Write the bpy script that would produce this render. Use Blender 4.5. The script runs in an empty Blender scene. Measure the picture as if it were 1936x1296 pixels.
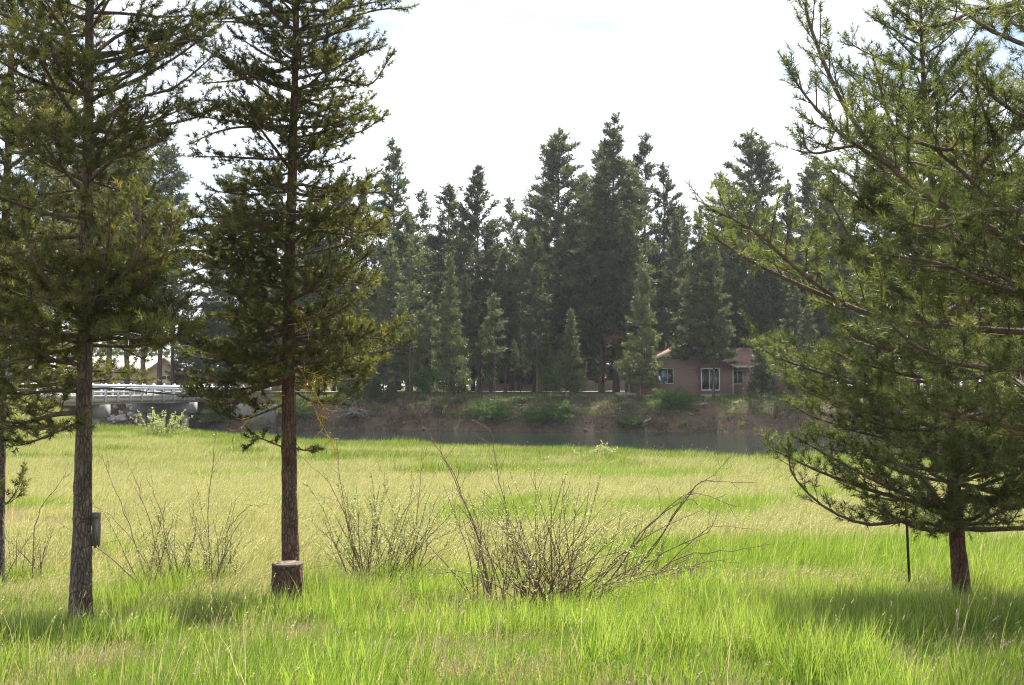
import bpy, math
import numpy as np
from mathutils import Vector

# ------------------------------------------------------------------ camera
SC = bpy.context.scene
COL = SC.collection
R = math.radians
FPX, CX, CY, HZ = 2076.0, 968.0, 648.0, 735.0      # photo pixels: focal length, centre, horizon row
EYE = 1.65
PITCH = math.atan((HZ - CY) / FPX)
cam_d = bpy.data.cameras.new('camera')
cam_d.sensor_width = 36.0
cam_d.lens = FPX / 1936.0 * 36.0
cam_d.clip_start, cam_d.clip_end = 0.1, 12000.0
cam = bpy.data.objects.new('camera', cam_d)
cam.location = (0, 0, EYE)
cam.rotation_euler = (math.pi / 2 + PITCH, 0, 0)
COL.objects.link(cam)
SC.camera = cam

# ------------------------------------------------------------------ sky, sun, exposure
SUN_EL, SUN_AZ = R(53), R(24)                       # azimuth to the right of the view direction (+Y)
W = bpy.data.worlds.new('World')
SC.world = W
W.use_nodes = True
nt = W.node_tree
nt.nodes.clear()
def N(t, **kw):
    n = nt.nodes.new(t)
    for k, v in kw.items():
        setattr(n, k, v)
    return n
sky = N('ShaderNodeTexSky', sky_type='NISHITA', sun_disc=False)
sky.sun_elevation = SUN_EL
sky.sun_rotation = SUN_AZ
sky.altitude = 1200
sky.air_density, sky.dust_density, sky.ozone_density = 1.0, 0.6, 1.6
tc = N('ShaderNodeTexCoord')
mp = N('ShaderNodeMapping')
mp.inputs['Scale'].default_value = (1.3, 1.3, 7.0)
mp.inputs['Location'].default_value = (0.0, 0.0, 0.0)
noi = N('ShaderNodeTexNoise')
noi.inputs['Scale'].default_value = 1.6
noi.inputs['Detail'].default_value = 6
noi.inputs['Roughness'].default_value = 0.55
rmp = N('ShaderNodeValToRGB')
rmp.color_ramp.elements[0].position = 0.31
rmp.color_ramp.elements[1].position = 0.54
mix = N('ShaderNodeMixRGB')
mix.inputs['Color2'].default_value = (10.5, 10.8, 11.2, 1)
mulf = N('ShaderNodeMath', operation='MULTIPLY')
mulf.inputs[1].default_value = 0.88
bg = N('ShaderNodeBackground')
bg.inputs['Strength'].default_value = 0.055
wo = N('ShaderNodeOutputWorld')
L = nt.links.new
L(tc.outputs['Generated'], mp.inputs['Vector'])
L(mp.outputs[0], noi.inputs['Vector'])
L(noi.outputs['Fac'], rmp.inputs[0])
L(rmp.outputs[0], mulf.inputs[0])
L(mulf.outputs[0], mix.inputs['Fac'])
L(sky.outputs[0], mix.inputs['Color1'])
L(mix.outputs[0], bg.inputs['Color'])
L(bg.outputs[0], wo.inputs['Surface'])

sun_d = bpy.data.lights.new('sun', 'SUN')
sun_d.energy = 5.0
sun_d.angle = R(0.6)
sun_d.color = (1.0, 0.95, 0.86)
sun = bpy.data.objects.new('sun', sun_d)
SDIR = Vector((math.sin(SUN_AZ) * math.cos(SUN_EL), math.cos(SUN_AZ) * math.cos(SUN_EL), math.sin(SUN_EL)))
sun.rotation_euler = SDIR.to_track_quat('Z', 'Y').to_euler()
sun.location = (20, 30, 60)
COL.objects.link(sun)

SC.view_settings.view_transform = 'Standard'
SC.view_settings.look = 'None'
SC.view_settings.exposure = 1.6
SC.view_settings.gamma = 1.0
SC.view_settings.use_curve_mapping = False
try:
    SC.cycles.max_bounces = 6
    SC.cycles.diffuse_bounces = 3
    SC.cycles.glossy_bounces = 2
    SC.cycles.transmission_bounces = 4
    SC.cycles.use_denoising = True
    SC.cycles.denoiser = 'OPENIMAGEDENOISE'
    SC.cycles.denoising_prefilter = 'NONE'
    SC.cycles.filter_width = 1.15
    SC.cycles.sample_clamp_indirect = 6.0
except Exception:
    pass

# ------------------------------------------------------------------ helpers
rng = np.random.default_rng(7)

def P(px, py, d):
    """photo pixel -> point at depth d metres (world Y)"""
    u = (px - CX) / FPX
    v = (CY - py) / FPX
    cp, sp = math.cos(PITCH), math.sin(PITCH)
    dy = cp - v * sp
    dz = sp + v * cp
    s = d / dy
    return np.array([u * s, d, EYE + dz * s])

def hash2(ix, iy, seed):
    h = (ix.astype(np.int64) * 374761393 + iy.astype(np.int64) * 668265263 + seed * 982451653) & 0x7fffffff
    h = ((h ^ (h >> 13)) * 1274126177) & 0x7fffffff
    return ((h ^ (h >> 16)) & 0xffff) / 65535.0

def vnoise(x, y, seed=0):
    x = np.asarray(x, float); y = np.asarray(y, float)
    ix = np.floor(x); iy = np.floor(y)
    fx = x - ix; fy = y - iy
    fx = fx * fx * (3 - 2 * fx); fy = fy * fy * (3 - 2 * fy)
    a = hash2(ix, iy, seed); b = hash2(ix + 1, iy, seed)
    c = hash2(ix, iy + 1, seed); d = hash2(ix + 1, iy + 1, seed)
    return (a * (1 - fx) + b * fx) * (1 - fy) + (c * (1 - fx) + d * fx) * fy

def fbm(x, y, seed=0, o=4):
    s = 0.0; a = 0.5; f = 1.0
    for i in range(o):
        s = s + a * vnoise(np.asarray(x) * f, np.asarray(y) * f, seed + i * 17)
        a *= 0.5; f *= 2.03
    return s / (1 - 0.5 ** o)

NEAR_EDGE = np.array([(-400, 160), (-90, 118), (-60, 106), (-40, 97), (-26, 85), (-15, 70), (1, 60), (13.5, 51.5), (30, 45), (70, 38), (400, 14)], float)
FAR_EDGE = np.array([(-400, 190), (-90, 136), (-70, 125), (-42, 114), (-30, 107), (-16, 101), (2, 96), (25, 93), (60, 90), (120, 84), (400, 60)], float)
def near_edge(x): return np.interp(x, NEAR_EDGE[:, 0], NEAR_EDGE[:, 1]) + 1.6 * (fbm(np.asarray(x) * 0.12, 3.3, 5) - 0.5)
def far_edge(x): return np.interp(x, FAR_EDGE[:, 0], FAR_EDGE[:, 1]) + 2.0 * (fbm(np.asarray(x) * 0.15, 8.3, 6) - 0.5)
ZN = np.array([(-50, 0.1), (0, 0), (4, -0.10), (7.5, -0.40), (10, -0.76), (13, -1.15), (18, -1.42), (25, -1.6), (50, -1.76), (500, -1.78)], float)
WATER = -2.1

def height(x, y):
    x = np.asarray(x, float); y = np.asarray(y, float)
    z = np.interp(y, ZN[:, 0], ZN[:, 1])
    z = z + 0.16 * (fbm(x * 0.35, y * 0.35, 11, 3) - 0.5) * np.clip(y / 8, 0, 1)
    ne = near_edge(x); fe = far_edge(x)
    t = np.clip((y - (ne - 1.8)) / 3.5, 0, 1)
    z = z * (1 - t * t * (3 - 2 * t)) + (-3.1) * (t * t * (3 - 2 * t))
    s = y - fe
    steep = 1.0 + 1.2 * (fbm(x * 0.22, y * 0.05, 31, 3) - 0.5)
    zf = np.interp(s / np.clip(steep, 0.55, 1.6), [-3, 0, 0.5, 2.2, 5, 10, 22, 60, 300], [-3.1, -2.25, -1.5, 0.1, 0.62, 1.1, 1.2, 1.3, 2.5])
    zf = zf + 0.30 * (fbm(x * 0.9, y * 0.9, 41, 3) - 0.5) * np.clip(1 - np.abs(s - 1.5) / 6, 0.12, 1)
    z = np.where(s > -3, np.where(s > -3, zf, z), z)
    # road embankment on the near side of the bridge
    bx = -29.9 + 0.18 * (y - 103) - 3.3
    k = np.clip(1 - (np.abs(x - bx) - 3.6) / 4.5, 0, 1) * np.clip((80.5 - y) / 1.5, 0, 1)
    z = z + (0.78 - z) * k
    return z

def gz(x, y): return float(height(np.array([x]), np.array([y]))[0])

def hit(px, py, dmin=3.0, dmax=300.0):
    """where the ray through a photo pixel meets the ground"""
    ds = np.concatenate([np.arange(dmin, 30, 0.05), np.arange(30, dmax, 0.25)])
    pts = np.array([P(px, py, d) for d in (1.0,)])[0]
    o = np.array([0, 0, EYE]); dv = pts - o
    q = o[None, :] + dv[None, :] * ds[:, None]
    zz = height(q[:, 0], q[:, 1])
    k = np.argmax(q[:, 2] <= zz)
    return np.array([q[k, 0], q[k, 1], zz[k]])

def unit(v):
    v = np.asarray(v, float)
    return v / np.maximum(np.linalg.norm(v, axis=-1, keepdims=True), 1e-9)

class Acc:
    """collects verts, tris and quads for one mesh"""
    def __init__(s):
        s.v = []; s.t = []; s.q = []; s.n = 0; s.var = []
    def add(s, v, tri=None, quad=None, var=0.5):
        v = np.asarray(v, np.float32).reshape(-1, 3)
        if tri is not None and len(tri): s.t.append(np.asarray(tri, np.int64) + s.n)
        if quad is not None and len(quad): s.q.append(np.asarray(quad, np.int64) + s.n)
        s.v.append(v)
        s.var.append(np.full(len(v), var, np.float32) if np.isscalar(var) else np.asarray(var, np.float32))
        s.n += len(v)
    def mesh(s, name, mat, smooth=False):
        m = bpy.data.meshes.new(name)
        v = np.concatenate(s.v) if s.v else np.zeros((0, 3), np.float32)
        t = np.concatenate(s.t) if s.t else np.zeros((0, 3), np.int64)
        q = np.concatenate(s.q) if s.q else np.zeros((0, 4), np.int64)
        m.vertices.add(len(v)); m.vertices.foreach_set('co', v.ravel())
        m.loops.add(t.size + q.size)
        m.loops.foreach_set('vertex_index', np.concatenate([t.ravel(), q.ravel()]).astype(np.int32))
        m.polygons.add(len(t) + len(q))
        st = np.concatenate([np.arange(len(t)) * 3, t.size + np.arange(len(q)) * 4]).astype(np.int32)
        m.polygons.foreach_set('loop_start', st)
        try:
            m.polygons.foreach_set('loop_total', np.concatenate([np.full(len(t), 3), np.full(len(q), 4)]).astype(np.int32))
        except Exception:
            pass
        if smooth:
            m.polygons.foreach_set('use_smooth', np.ones(len(t) + len(q), bool))
        a = m.attributes.new('var', 'FLOAT', 'POINT')
        a.data.foreach_set('value', np.concatenate(s.var))
        m.update(calc_edges=True)
        m.materials.append(mat)
        return m
    def obj(s, name, mat, parent=None, smooth=False):
        o = bpy.data.objects.new(name, s.mesh(name, mat, smooth))
        COL.objects.link(o)
        if parent is not None:
            o.parent = parent
        return o
    # ---- shapes
    def box(s, lo, hi, var=0.5):
        x0, y0, z0 = lo; x1, y1, z1 = hi
        v = [(x0, y0, z0), (x1, y0, z0), (x1, y1, z0), (x0, y1, z0), (x0, y0, z1), (x1, y0, z1), (x1, y1, z1), (x0, y1, z1)]
        s.add(v, quad=[(0, 3, 2, 1), (4, 5, 6, 7), (0, 1, 5, 4), (1, 2, 6, 5), (2, 3, 7, 6), (3, 0, 4, 7)], var=var)
    def obox(s, c, ax, ay, az, var=0.5):
        """box from a centre and three half-axis vectors"""
        c, ax, ay, az = [np.asarray(k, float) for k in (c, ax, ay, az)]
        v = [c + i * ax + j * ay + k * az for k in (-1, 1) for (i, j) in ((-1, -1), (1, -1), (1, 1), (-1, 1))]
        s.add(v, quad=[(0, 3, 2, 1), (4, 5, 6, 7), (0, 1, 5, 4), (1, 2, 6, 5), (2, 3, 7, 6), (3, 0, 4, 7)], var=var)
    def prism(s, poly, axis_vec, var=0.5):
        """poly: planar ring of points, extruded by axis_vec"""
        p = np.asarray(poly, float); n = len(p)
        v = np.concatenate([p, p + np.asarray(axis_vec, float)])
        q = [(i, (i + 1) % n, n + (i + 1) % n, n + i) for i in range(n)]
        t = [(0, i + 1, i) for i in range(1, n - 1)] + [(n, n + i, n + i + 1) for i in range(1, n - 1)]
        s.add(v, tri=t, quad=q, var=var)
    def tube(s, path, rad, sides=6, var=0.5, cap=True, rough=0.0, seed=0):
        p = np.asarray(path, float); n = len(p)
        rad = np.broadcast_to(np.asarray(rad, float), (n,))
        tg = unit(np.gradient(p, axis=0))
        ref = np.array([0.0, 0, 1]) if abs(np.mean(tg[:, 2])) < 0.8 else np.array([1.0, 0, 0])
        a = unit(np.cross(tg, ref)); b = np.cross(tg, a)
        th = np.arange(sides) / sides * 2 * np.pi
        rr = rad[:, None] * np.ones(sides)[None, :]
        if rough > 0:
            ii, jj = np.meshgrid(np.arange(n), np.arange(sides), indexing='ij')
            rr = rr * (1 + rough * (hash2(ii, jj, seed) - 0.5) * 2)
        v = p[:, None, :] + rr[..., None] * (np.cos(th)[None, :, None] * a[:, None, :] + np.sin(th)[None, :, None] * b[:, None, :])
        v = v.reshape(-1, 3)
        i = np.arange(n - 1)[:, None]; j = np.arange(sides)[None, :]
        j2 = (j + 1) % sides
        q = np.stack([i * sides + j, i * sides + j2, (i + 1) * sides + j2, (i + 1) * sides + j], -1).reshape(-1, 4)
        t = []
        if cap:
            t = [((n - 1) * sides, (n - 1) * sides + k, (n - 1) * sides + k + 1) for k in range(1, sides - 1)]
            t += [(0, k + 1, k) for k in range(1, sides - 1)]
        s.add(v, tri=t, quad=q, var=var)
    def prisms(s, p0, p1, r0, r1, var=0.5):
        """many thin three-sided twigs at once"""
        p0 = np.asarray(p0, float); p1 = np.asarray(p1, float); m = len(p0)
        if not m: return
        d = unit(p1 - p0)
        ref = np.where(np.abs(d[:, 2:3]) < 0.9, np.array([[0, 0, 1.0]]), np.array([[1.0, 0, 0]]))
        a = unit(np.cross(d, ref)); b = np.cross(d, a)
        vs = []
        for pp, r in ((p0, r0), (p1, r1)):
            r = np.broadcast_to(np.asarray(r, float), (m,))[:, None]
            for k in range(3):
                th = k * 2 * np.pi / 3
                vs.append(pp + r * (math.cos(th) * a + math.sin(th) * b))
        v = np.stack(vs, 1).reshape(-1, 3)
        o = (np.arange(m) * 6)[:, None, None]
        q = np.array([[0, 1, 4, 3], [1, 2, 5, 4], [2, 0, 3, 5]])[None] + o
        s.add(v, quad=q.reshape(-1, 4), var=var)
    def needles(s, p, d, ln, n, nl, w, a0=34, a1=78, var=None, up=0.06, t0=0.0):
        """bottlebrush shoots: p start, d direction, ln shoot length, n needles each"""
        p = np.asarray(p, float); d = unit(d); m = len(p)
        if not m: return
        ln = np.broadcast_to(np.asarray(ln, float), (m,))
        if var is None: var = rng.random(m)
        p = np.repeat(p, n, 0); d = np.repeat(d, n, 0); l = np.repeat(ln, n); vv = np.repeat(var, n)
        k = m * n
        ref = np.where(np.abs(d[:, 2:3]) < 0.9, np.array([[0, 0, 1.0]]), np.array([[1.0, 0, 0]]))
        a = unit(np.cross(d, ref)); b = np.cross(d, a)
        t = t0 + (1 - t0) * rng.random(k)
        az = rng.random(k) * 2 * np.pi
        an = np.radians(a0 + (a1 - a0) * rng.random(k)) * (1.08 - 0.55 * t ** 3)
        rad = np.cos(az)[:, None] * a + np.sin(az)[:, None] * b
        nd = unit(d * np.cos(an)[:, None] + rad * np.sin(an)[:, None] + np.array([[0, 0, up]]))
        base = p + d * (l * t)[:, None]
        tip = base + nd * (nl * (0.7 + 0.5 * rng.random(k)))[:, None]
        side = unit(np.cross(nd, unit(rng.normal(size=(k, 3))))) * (w * 0.5)
        v = np.stack([base - side, base + side, tip], 1).reshape(-1, 3)
        s.add(v, tri=np.arange(3 * k).reshape(-1, 3), var=np.repeat(np.clip(vv + rng.normal(0, 0.12, k), 0, 1), 3))

def empty(name, loc=(0, 0, 0)):
    o = bpy.data.objects.new(name, None)
    o.empty_display_size = 0.2
    o.location = loc
    COL.objects.link(o)
    return o

def tag(o, label=None, cat=None, group=None, kind=None):
    if label: o['label'] = label
    if cat: o['category'] = cat
    if group: o['group'] = group
    if kind: o['kind'] = kind
    return o

def put_under(o, root):
    """child keeps its world coordinates under a root placed away from the origin"""
    o.parent = root
    o.matrix_parent_inverse.identity()
    o.location = Vector(o.location) - Vector(root.location)
    return o

# ------------------------------------------------------------------ materials
def new_mat(name):
    m = bpy.data.materials.new(name)
    m.use_nodes = True
    m.node_tree.nodes.clear()
    return m, m.node_tree.nodes, m.node_tree.links

def ramp(nodes, stops):
    r = nodes.new('ShaderNodeValToRGB')
    e = r.color_ramp.elements
    e[0].position, e[0].color = stops[0][0], (*stops[0][1], 1)
    e[1].position, e[1].color = stops[-1][0], (*stops[-1][1], 1)
    for p, c in stops[1:-1]:
        x = e.new(p); x.color = (*c, 1)
    return r

def leaf_mat(name, stops, trans=0.4, rough=0.5, tint=(1.15, 1.2, 0.6), objvar=0.25, spec=0.4):
    m, n, l = new_mat(name)
    at = n.new('ShaderNodeAttribute'); at.attribute_name = 'var'
    r = ramp(n, stops)
    l.new(at.outputs['Fac'], r.inputs[0])
    oi = n.new('ShaderNodeObjectInfo')
    mr = n.new('ShaderNodeMapRange')
    mr.inputs['To Min'].default_value = 1 - objvar; mr.inputs['To Max'].default_value = 1 + objvar
    l.new(oi.outputs['Random'], mr.inputs['Value'])
    mu = n.new('ShaderNodeMixRGB'); mu.blend_type = 'MULTIPLY'; mu.inputs['Fac'].default_value = 1
    l.new(r.outputs[0], mu.inputs['Color1']); l.new(mr.outputs[0], mu.inputs['Color2'])
    pb = n.new('ShaderNodeBsdfPrincipled')
    pb.inputs['Roughness'].default_value = rough
    pb.inputs['Specular IOR Level'].default_value = spec
    l.new(mu.outputs[0], pb.inputs['Base Color'])
    tr = n.new('ShaderNodeBsdfTranslucent')
    mt = n.new('ShaderNodeMixRGB'); mt.blend_type = 'MULTIPLY'; mt.inputs['Fac'].default_value = 1
    mt.inputs['Color2'].default_value = (*tint, 1)
    l.new(mu.outputs[0], mt.inputs['Color1']); l.new(mt.outputs[0], tr.inputs['Color'])
    ms = n.new('ShaderNodeMixShader'); ms.inputs[0].default_value = trans
    l.new(pb.outputs[0], ms.inputs[1]); l.new(tr.outputs[0], ms.inputs[2])
    o = n.new('ShaderNodeOutputMaterial'); l.new(ms.outputs[0], o.inputs['Surface'])
    return m

def surf_mat(name, stops, scale=4.0, stretch=(1, 1, 1), rough=0.85, bump=0.0, bscale=None, detail=6, voro=False, metal=0.0, spec=0.3):
    m, n, l = new_mat(name)
    tcn = n.new('ShaderNodeTexCoord')
    mpn = n.new('ShaderNodeMapping'); mpn.inputs['Scale'].default_value = stretch
    l.new(tcn.outputs['Object'], mpn.inputs['Vector'])
    no = n.new('ShaderNodeTexNoise'); no.inputs['Scale'].default_value = scale; no.inputs['Detail'].default_value = detail
    no.inputs['Roughness'].default_value = 0.65
    l.new(mpn.outputs[0], no.inputs['Vector'])
    r = ramp(n, stops); l.new(no.outputs['Fac'], r.inputs[0])
    pb = n.new('ShaderNodeBsdfPrincipled')
    pb.inputs['Roughness'].default_value = rough; pb.inputs['Metallic'].default_value = metal
    pb.inputs['Specular IOR Level'].default_value = spec
    col = r.outputs[0]
    if bump:
        bp = n.new('ShaderNodeBump'); bp.inputs['Strength'].default_value = bump; bp.inputs['Distance'].default_value = 0.03
        if voro:
            vo = n.new('ShaderNodeTexVoronoi'); vo.feature = 'DISTANCE_TO_EDGE'; vo.inputs['Scale'].default_value = bscale or scale * 3
            l.new(mpn.outputs[0], vo.inputs['Vector'])
            vr = n.new('ShaderNodeMapRange'); vr.inputs['From Max'].default_value = 0.18
            l.new(vo.outputs[0], vr.inputs['Value'])
            ad = n.new('ShaderNodeMath'); ad.operation = 'MULTIPLY_ADD'; ad.inputs[1].default_value = 0.6
            l.new(vr.outputs[0], ad.inputs[0]); l.new(no.outputs['Fac'], ad.inputs[2])
            l.new(ad.outputs[0], bp.inputs['Height'])
            mm = n.new('ShaderNodeMixRGB'); mm.blend_type = 'MULTIPLY'; mm.inputs['Fac'].default_value = 1
            v2 = n.new('ShaderNodeMapRange'); v2.inputs['From Max'].default_value = 0.10; v2.inputs['To Min'].default_value = 0.55
            l.new(vo.outputs[0], v2.inputs['Value'])
            l.new(col, mm.inputs['Color1']); l.new(v2.outputs[0], mm.inputs['Color2'])
            col = mm.outputs[0]
        else:
            n2 = n.new('ShaderNodeTexNoise'); n2.inputs['Scale'].default_value = bscale or scale * 4; n2.inputs['Detail'].default_value = 5
            l.new(mpn.outputs[0], n2.inputs['Vector']); l.new(n2.outputs['Fac'], bp.inputs['Height'])
        l.new(bp.outputs[0], pb.inputs['Normal'])
    l.new(col, pb.inputs['Base Color'])
    o = n.new('ShaderNodeOutputMaterial'); l.new(pb.outputs[0], o.inputs['Surface'])
    return m

M = {}
M['needle'] = leaf_mat('pine_needles', [(0.0, (0.040, 0.046, 0.018)), (0.5, (0.100, 0.108, 0.036)), (0.85, (0.20, 0.195, 0.06)), (1.0, (0.30, 0.25, 0.08))], 0.45, 0.5, objvar=0.08, spec=0.25)
M['needle_blue'] = leaf_mat('pine_needles_bluish', [(0.0, (0.040, 0.052, 0.024)), (0.5, (0.100, 0.122, 0.046)), (0.85, (0.19, 0.205, 0.075)), (1.0, (0.28, 0.25, 0.09))], 0.45, 0.5, objvar=0.08, spec=0.22)
M['far_needle'] = leaf_mat('far_pine_needles', [(0.0, (0.040, 0.052, 0.026)), (0.6, (0.080, 0.098, 0.045)), (1.0, (0.15, 0.16, 0.066))], 0.4, 0.5, objvar=0.3)
M['far_light'] = leaf_mat('young_conifer_needles', [(0.0, (0.065, 0.085, 0.036)), (0.6, (0.115, 0.14, 0.056)), (1.0, (0.18, 0.19, 0.075))], 0.35, 0.5, objvar=0.12)
M['juniper'] = leaf_mat('low_juniper_foliage', [(0.0, (0.04, 0.085, 0.02)), (0.6, (0.08, 0.15, 0.03)), (1.0, (0.14, 0.20, 0.05))], 0.35, 0.55, objvar=0.15)
M['leaf_green'] = leaf_mat('broad_leaves', [(0.0, (0.06, 0.14, 0.03)), (1.0, (0.14, 0.26, 0.06))], 0.45, 0.5)
M['dead_needle'] = leaf_mat('dead_red_needles', [(0.0, (0.10, 0.042, 0.02)), (1.0, (0.20, 0.085, 0.04))], 0.25, 0.7)
M['willow_leaf'] = leaf_mat('willow_leaves', [(0.0, (0.24, 0.29, 0.10)), (0.6, (0.38, 0.42, 0.19)), (1.0, (0.52, 0.53, 0.32))], 0.45, 0.45, tint=(1.1, 1.1, 0.7), objvar=0.1)
M['grass_green'] = leaf_mat('bright_grass_blades', [(0.0, (0.085, 0.145, 0.024)), (0.5, (0.165, 0.250, 0.042)), (0.85, (0.25, 0.325, 0.075)), (1.0, (0.37, 0.38, 0.16))], 0.5, 0.5, tint=(1.1, 1.15, 0.55), objvar=0.18)
M['grass_dry'] = leaf_mat('straw_grass_blades', [(0.0, (0.20, 0.19, 0.075)), (0.6, (0.38, 0.33, 0.17)), (1.0, (0.55, 0.47, 0.30))], 0.4, 0.6, tint=(1.05, 1.0, 0.8), objvar=0.15)
M['grass_meadow'] = leaf_mat('meadow_grass_blades', [(0.0, (0.17, 0.205, 0.060)), (0.5, (0.275, 0.300, 0.105)), (0.8, (0.39, 0.385, 0.18)), (1.0, (0.54, 0.48, 0.31))], 0.5, 0.5, tint=(1.08, 1.06, 0.78), objvar=0.15)
M['grass_lush'] = leaf_mat('lush_bank_grass', [(0.0, (0.085, 0.13, 0.028)), (0.6, (0.16, 0.215, 0.050)), (1.0, (0.26, 0.30, 0.09))], 0.5, 0.5, tint=(1.1, 1.15, 0.55), objvar=0.2)
M['bark'] = surf_mat('grey_brown_bark', [(0.25, (0.055, 0.040, 0.032)), (0.5, (0.13, 0.095, 0.075)), (0.75, (0.22, 0.175, 0.145))], 9, (1, 1, 0.35), 0.92, 1.0, 26, voro=True)
M['bark_red'] = surf_mat('reddish_pine_bark', [(0.25, (0.05, 0.030, 0.022)), (0.5, (0.13, 0.075, 0.052)), (0.75, (0.21, 0.13, 0.09))], 9, (1, 1, 0.4), 0.92, 1.0, 24, voro=True)
M['limb'] = surf_mat('limb_bark', [(0.3, (0.06, 0.042, 0.032)), (0.7, (0.17, 0.125, 0.095))], 14, (1, 1, 1), 0.9, 0.5)
M['far_bark'] = surf_mat('far_pine_bark', [(0.3, (0.05, 0.034, 0.027)), (0.7, (0.13, 0.09, 0.07))], 3, (1, 1, 0.4), 0.95)
M['lichen'] = surf_mat('yellow_lichen_twig', [(0.34, (0.12, 0.085, 0.035)), (0.5, (0.44, 0.29, 0.03)), (0.72, (0.62, 0.43, 0.04))], 9, (1, 1, 1), 0.95)
M['dead_wood'] = surf_mat('silver_dead_wood', [(0.3, (0.10, 0.088, 0.076)), (0.7, (0.28, 0.255, 0.23))], 6, (1, 1, 1), 0.85, 0.4)
M['willow_stem'] = surf_mat('willow_stem_bark', [(0.3, (0.085, 0.042, 0.032)), (0.7, (0.21, 0.125, 0.10))], 10, (1, 1, 1), 0.75)
M['cut_wood'] = surf_mat('weathered_cut_wood', [(0.35, (0.06, 0.036, 0.026)), (0.55, (0.14, 0.10, 0.08)), (0.75, (0.34, 0.30, 0.27))], 14, (1, 1, 1), 0.85, 0.4)
M['board'] = surf_mat('weathered_board', [(0.3, (0.10, 0.085, 0.065)), (0.7, (0.26, 0.23, 0.19))], 8, (6, 6, 0.8), 0.9, 0.6)
M['concrete'] = surf_mat('bridge_concrete', [(0.3, (0.24, 0.21, 0.175)), (0.7, (0.36, 0.32, 0.27))], 0.8, (1, 1, 1), 0.9, 0.15, 12)
M['concrete_dark'] = surf_mat('stained_concrete', [(0.3, (0.13, 0.13, 0.12)), (0.7, (0.24, 0.23, 0.215))], 0.9, (1, 1, 0.5), 0.9, 0.15, 12)  # darker concrete tone for the pier caps and wing wall
M['galv'] = surf_mat('galvanised_steel', [(0.3, (0.50, 0.53, 0.57)), (0.7, (0.66, 0.69, 0.73))], 3, (1, 1, 1), 0.45, metal=0.35, spec=0.5)
M['wall_pink'] = surf_mat('mauve_brown_siding', [(0.3, (0.205, 0.138, 0.118)), (0.7, (0.25, 0.172, 0.148))], 1.6, (1, 1, 6), 0.85)
M['wall_tan'] = surf_mat('tan_siding', [(0.3, (0.46, 0.36, 0.25)), (0.7, (0.54, 0.43, 0.31))], 1.2, (1, 1, 6), 0.85)
M['trim'] = surf_mat('cream_trim', [(0.3, (0.40, 0.36, 0.31)), (0.7, (0.52, 0.47, 0.41))], 2, (1, 1, 1), 0.7)
M['white_frame'] = surf_mat('white_vinyl', [(0.3, (0.72, 0.72, 0.72)), (0.7, (0.82, 0.82, 0.82))], 2, (1, 1, 1), 0.5)
M['roof_brown'] = surf_mat('brown_shingles', [(0.3, (0.12, 0.066, 0.052)), (0.7, (0.22, 0.13, 0.10))], 5, (1, 1, 1), 0.9, 0.3)
M['roof_pale'] = surf_mat('pale_metal_roof', [(0.3, (0.52, 0.47, 0.46)), (0.7, (0.64, 0.58, 0.57))], 1.5, (1, 1, 1), 0.5)
M['curtain'] = surf_mat('pale_curtain', [(0.3, (0.42, 0.44, 0.46)), (0.7, (0.58, 0.60, 0.62))], 3, (8, 1, 0.3), 0.9)
M['dark_room'] = surf_mat('dark_interior', [(0.3, (0.03, 0.03, 0.032)), (0.7, (0.06, 0.06, 0.062))], 3, (1, 1, 1), 0.9)
M['garage'] = surf_mat('cream_garage_door', [(0.3, (0.60, 0.52, 0.40)), (0.7, (0.68, 0.60, 0.48))], 2, (1, 1, 1), 0.7)
M['rock'] = surf_mat('grey_riprap', [(0.3, (0.17, 0.155, 0.14)), (0.7, (0.40, 0.375, 0.35))], 3, (1, 1, 1), 0.95, 0.6)
M['bank_rock'] = surf_mat('brown_bank_debris', [(0.3, (0.075, 0.055, 0.044)), (0.7, (0.22, 0.175, 0.14))], 4, (1, 1, 1), 0.95)
M['asphalt'] = surf_mat('pale_worn_road', [(0.3, (0.26, 0.24, 0.225)), (0.7, (0.34, 0.32, 0.30))], 2, (1, 1, 1), 0.9)
M['steel_dark'] = surf_mat('dark_green_steel', [(0.3, (0.02, 0.026, 0.02)), (0.7, (0.055, 0.06, 0.045))], 8, (1, 1, 0.3), 0.6, metal=0.3)
M['wire'] = surf_mat('pale_cable', [(0.3, (0.35, 0.35, 0.36)), (0.7, (0.5, 0.5, 0.5))], 2, (1, 1, 1), 0.6)
M['table_wood'] = surf_mat('weathered_table_wood', [(0.3, (0.16, 0.13, 0.11)), (0.7, (0.32, 0.28, 0.24))], 4, (1, 6, 1), 0.9)
M['yellow'] = surf_mat('yellow_paint', [(0.3, (0.70, 0.50, 0.04)), (0.7, (0.78, 0.58, 0.06))], 2, (1, 1, 1), 0.5)

def glass_mat():
    m, n, l = new_mat('window_glass')
    g = n.new('ShaderNodeBsdfGlossy'); g.inputs['Roughness'].default_value = 0.03; g.inputs['Color'].default_value = (0.9, 0.95, 1, 1)
    t = n.new('ShaderNodeBsdfTransparent'); t.inputs['Color'].default_value = (0.8, 0.84, 0.84, 1)
    f = n.new('ShaderNodeFresnel'); f.inputs['IOR'].default_value = 1.6
    x = n.new('ShaderNodeMixShader'); l.new(f.outputs[0], x.inputs[0]); l.new(t.outputs[0], x.inputs[1]); l.new(g.outputs[0], x.inputs[2])
    o = n.new('ShaderNodeOutputMaterial'); l.new(x.outputs[0], o.inputs['Surface'])
    return m
M['glass'] = glass_mat()

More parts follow.
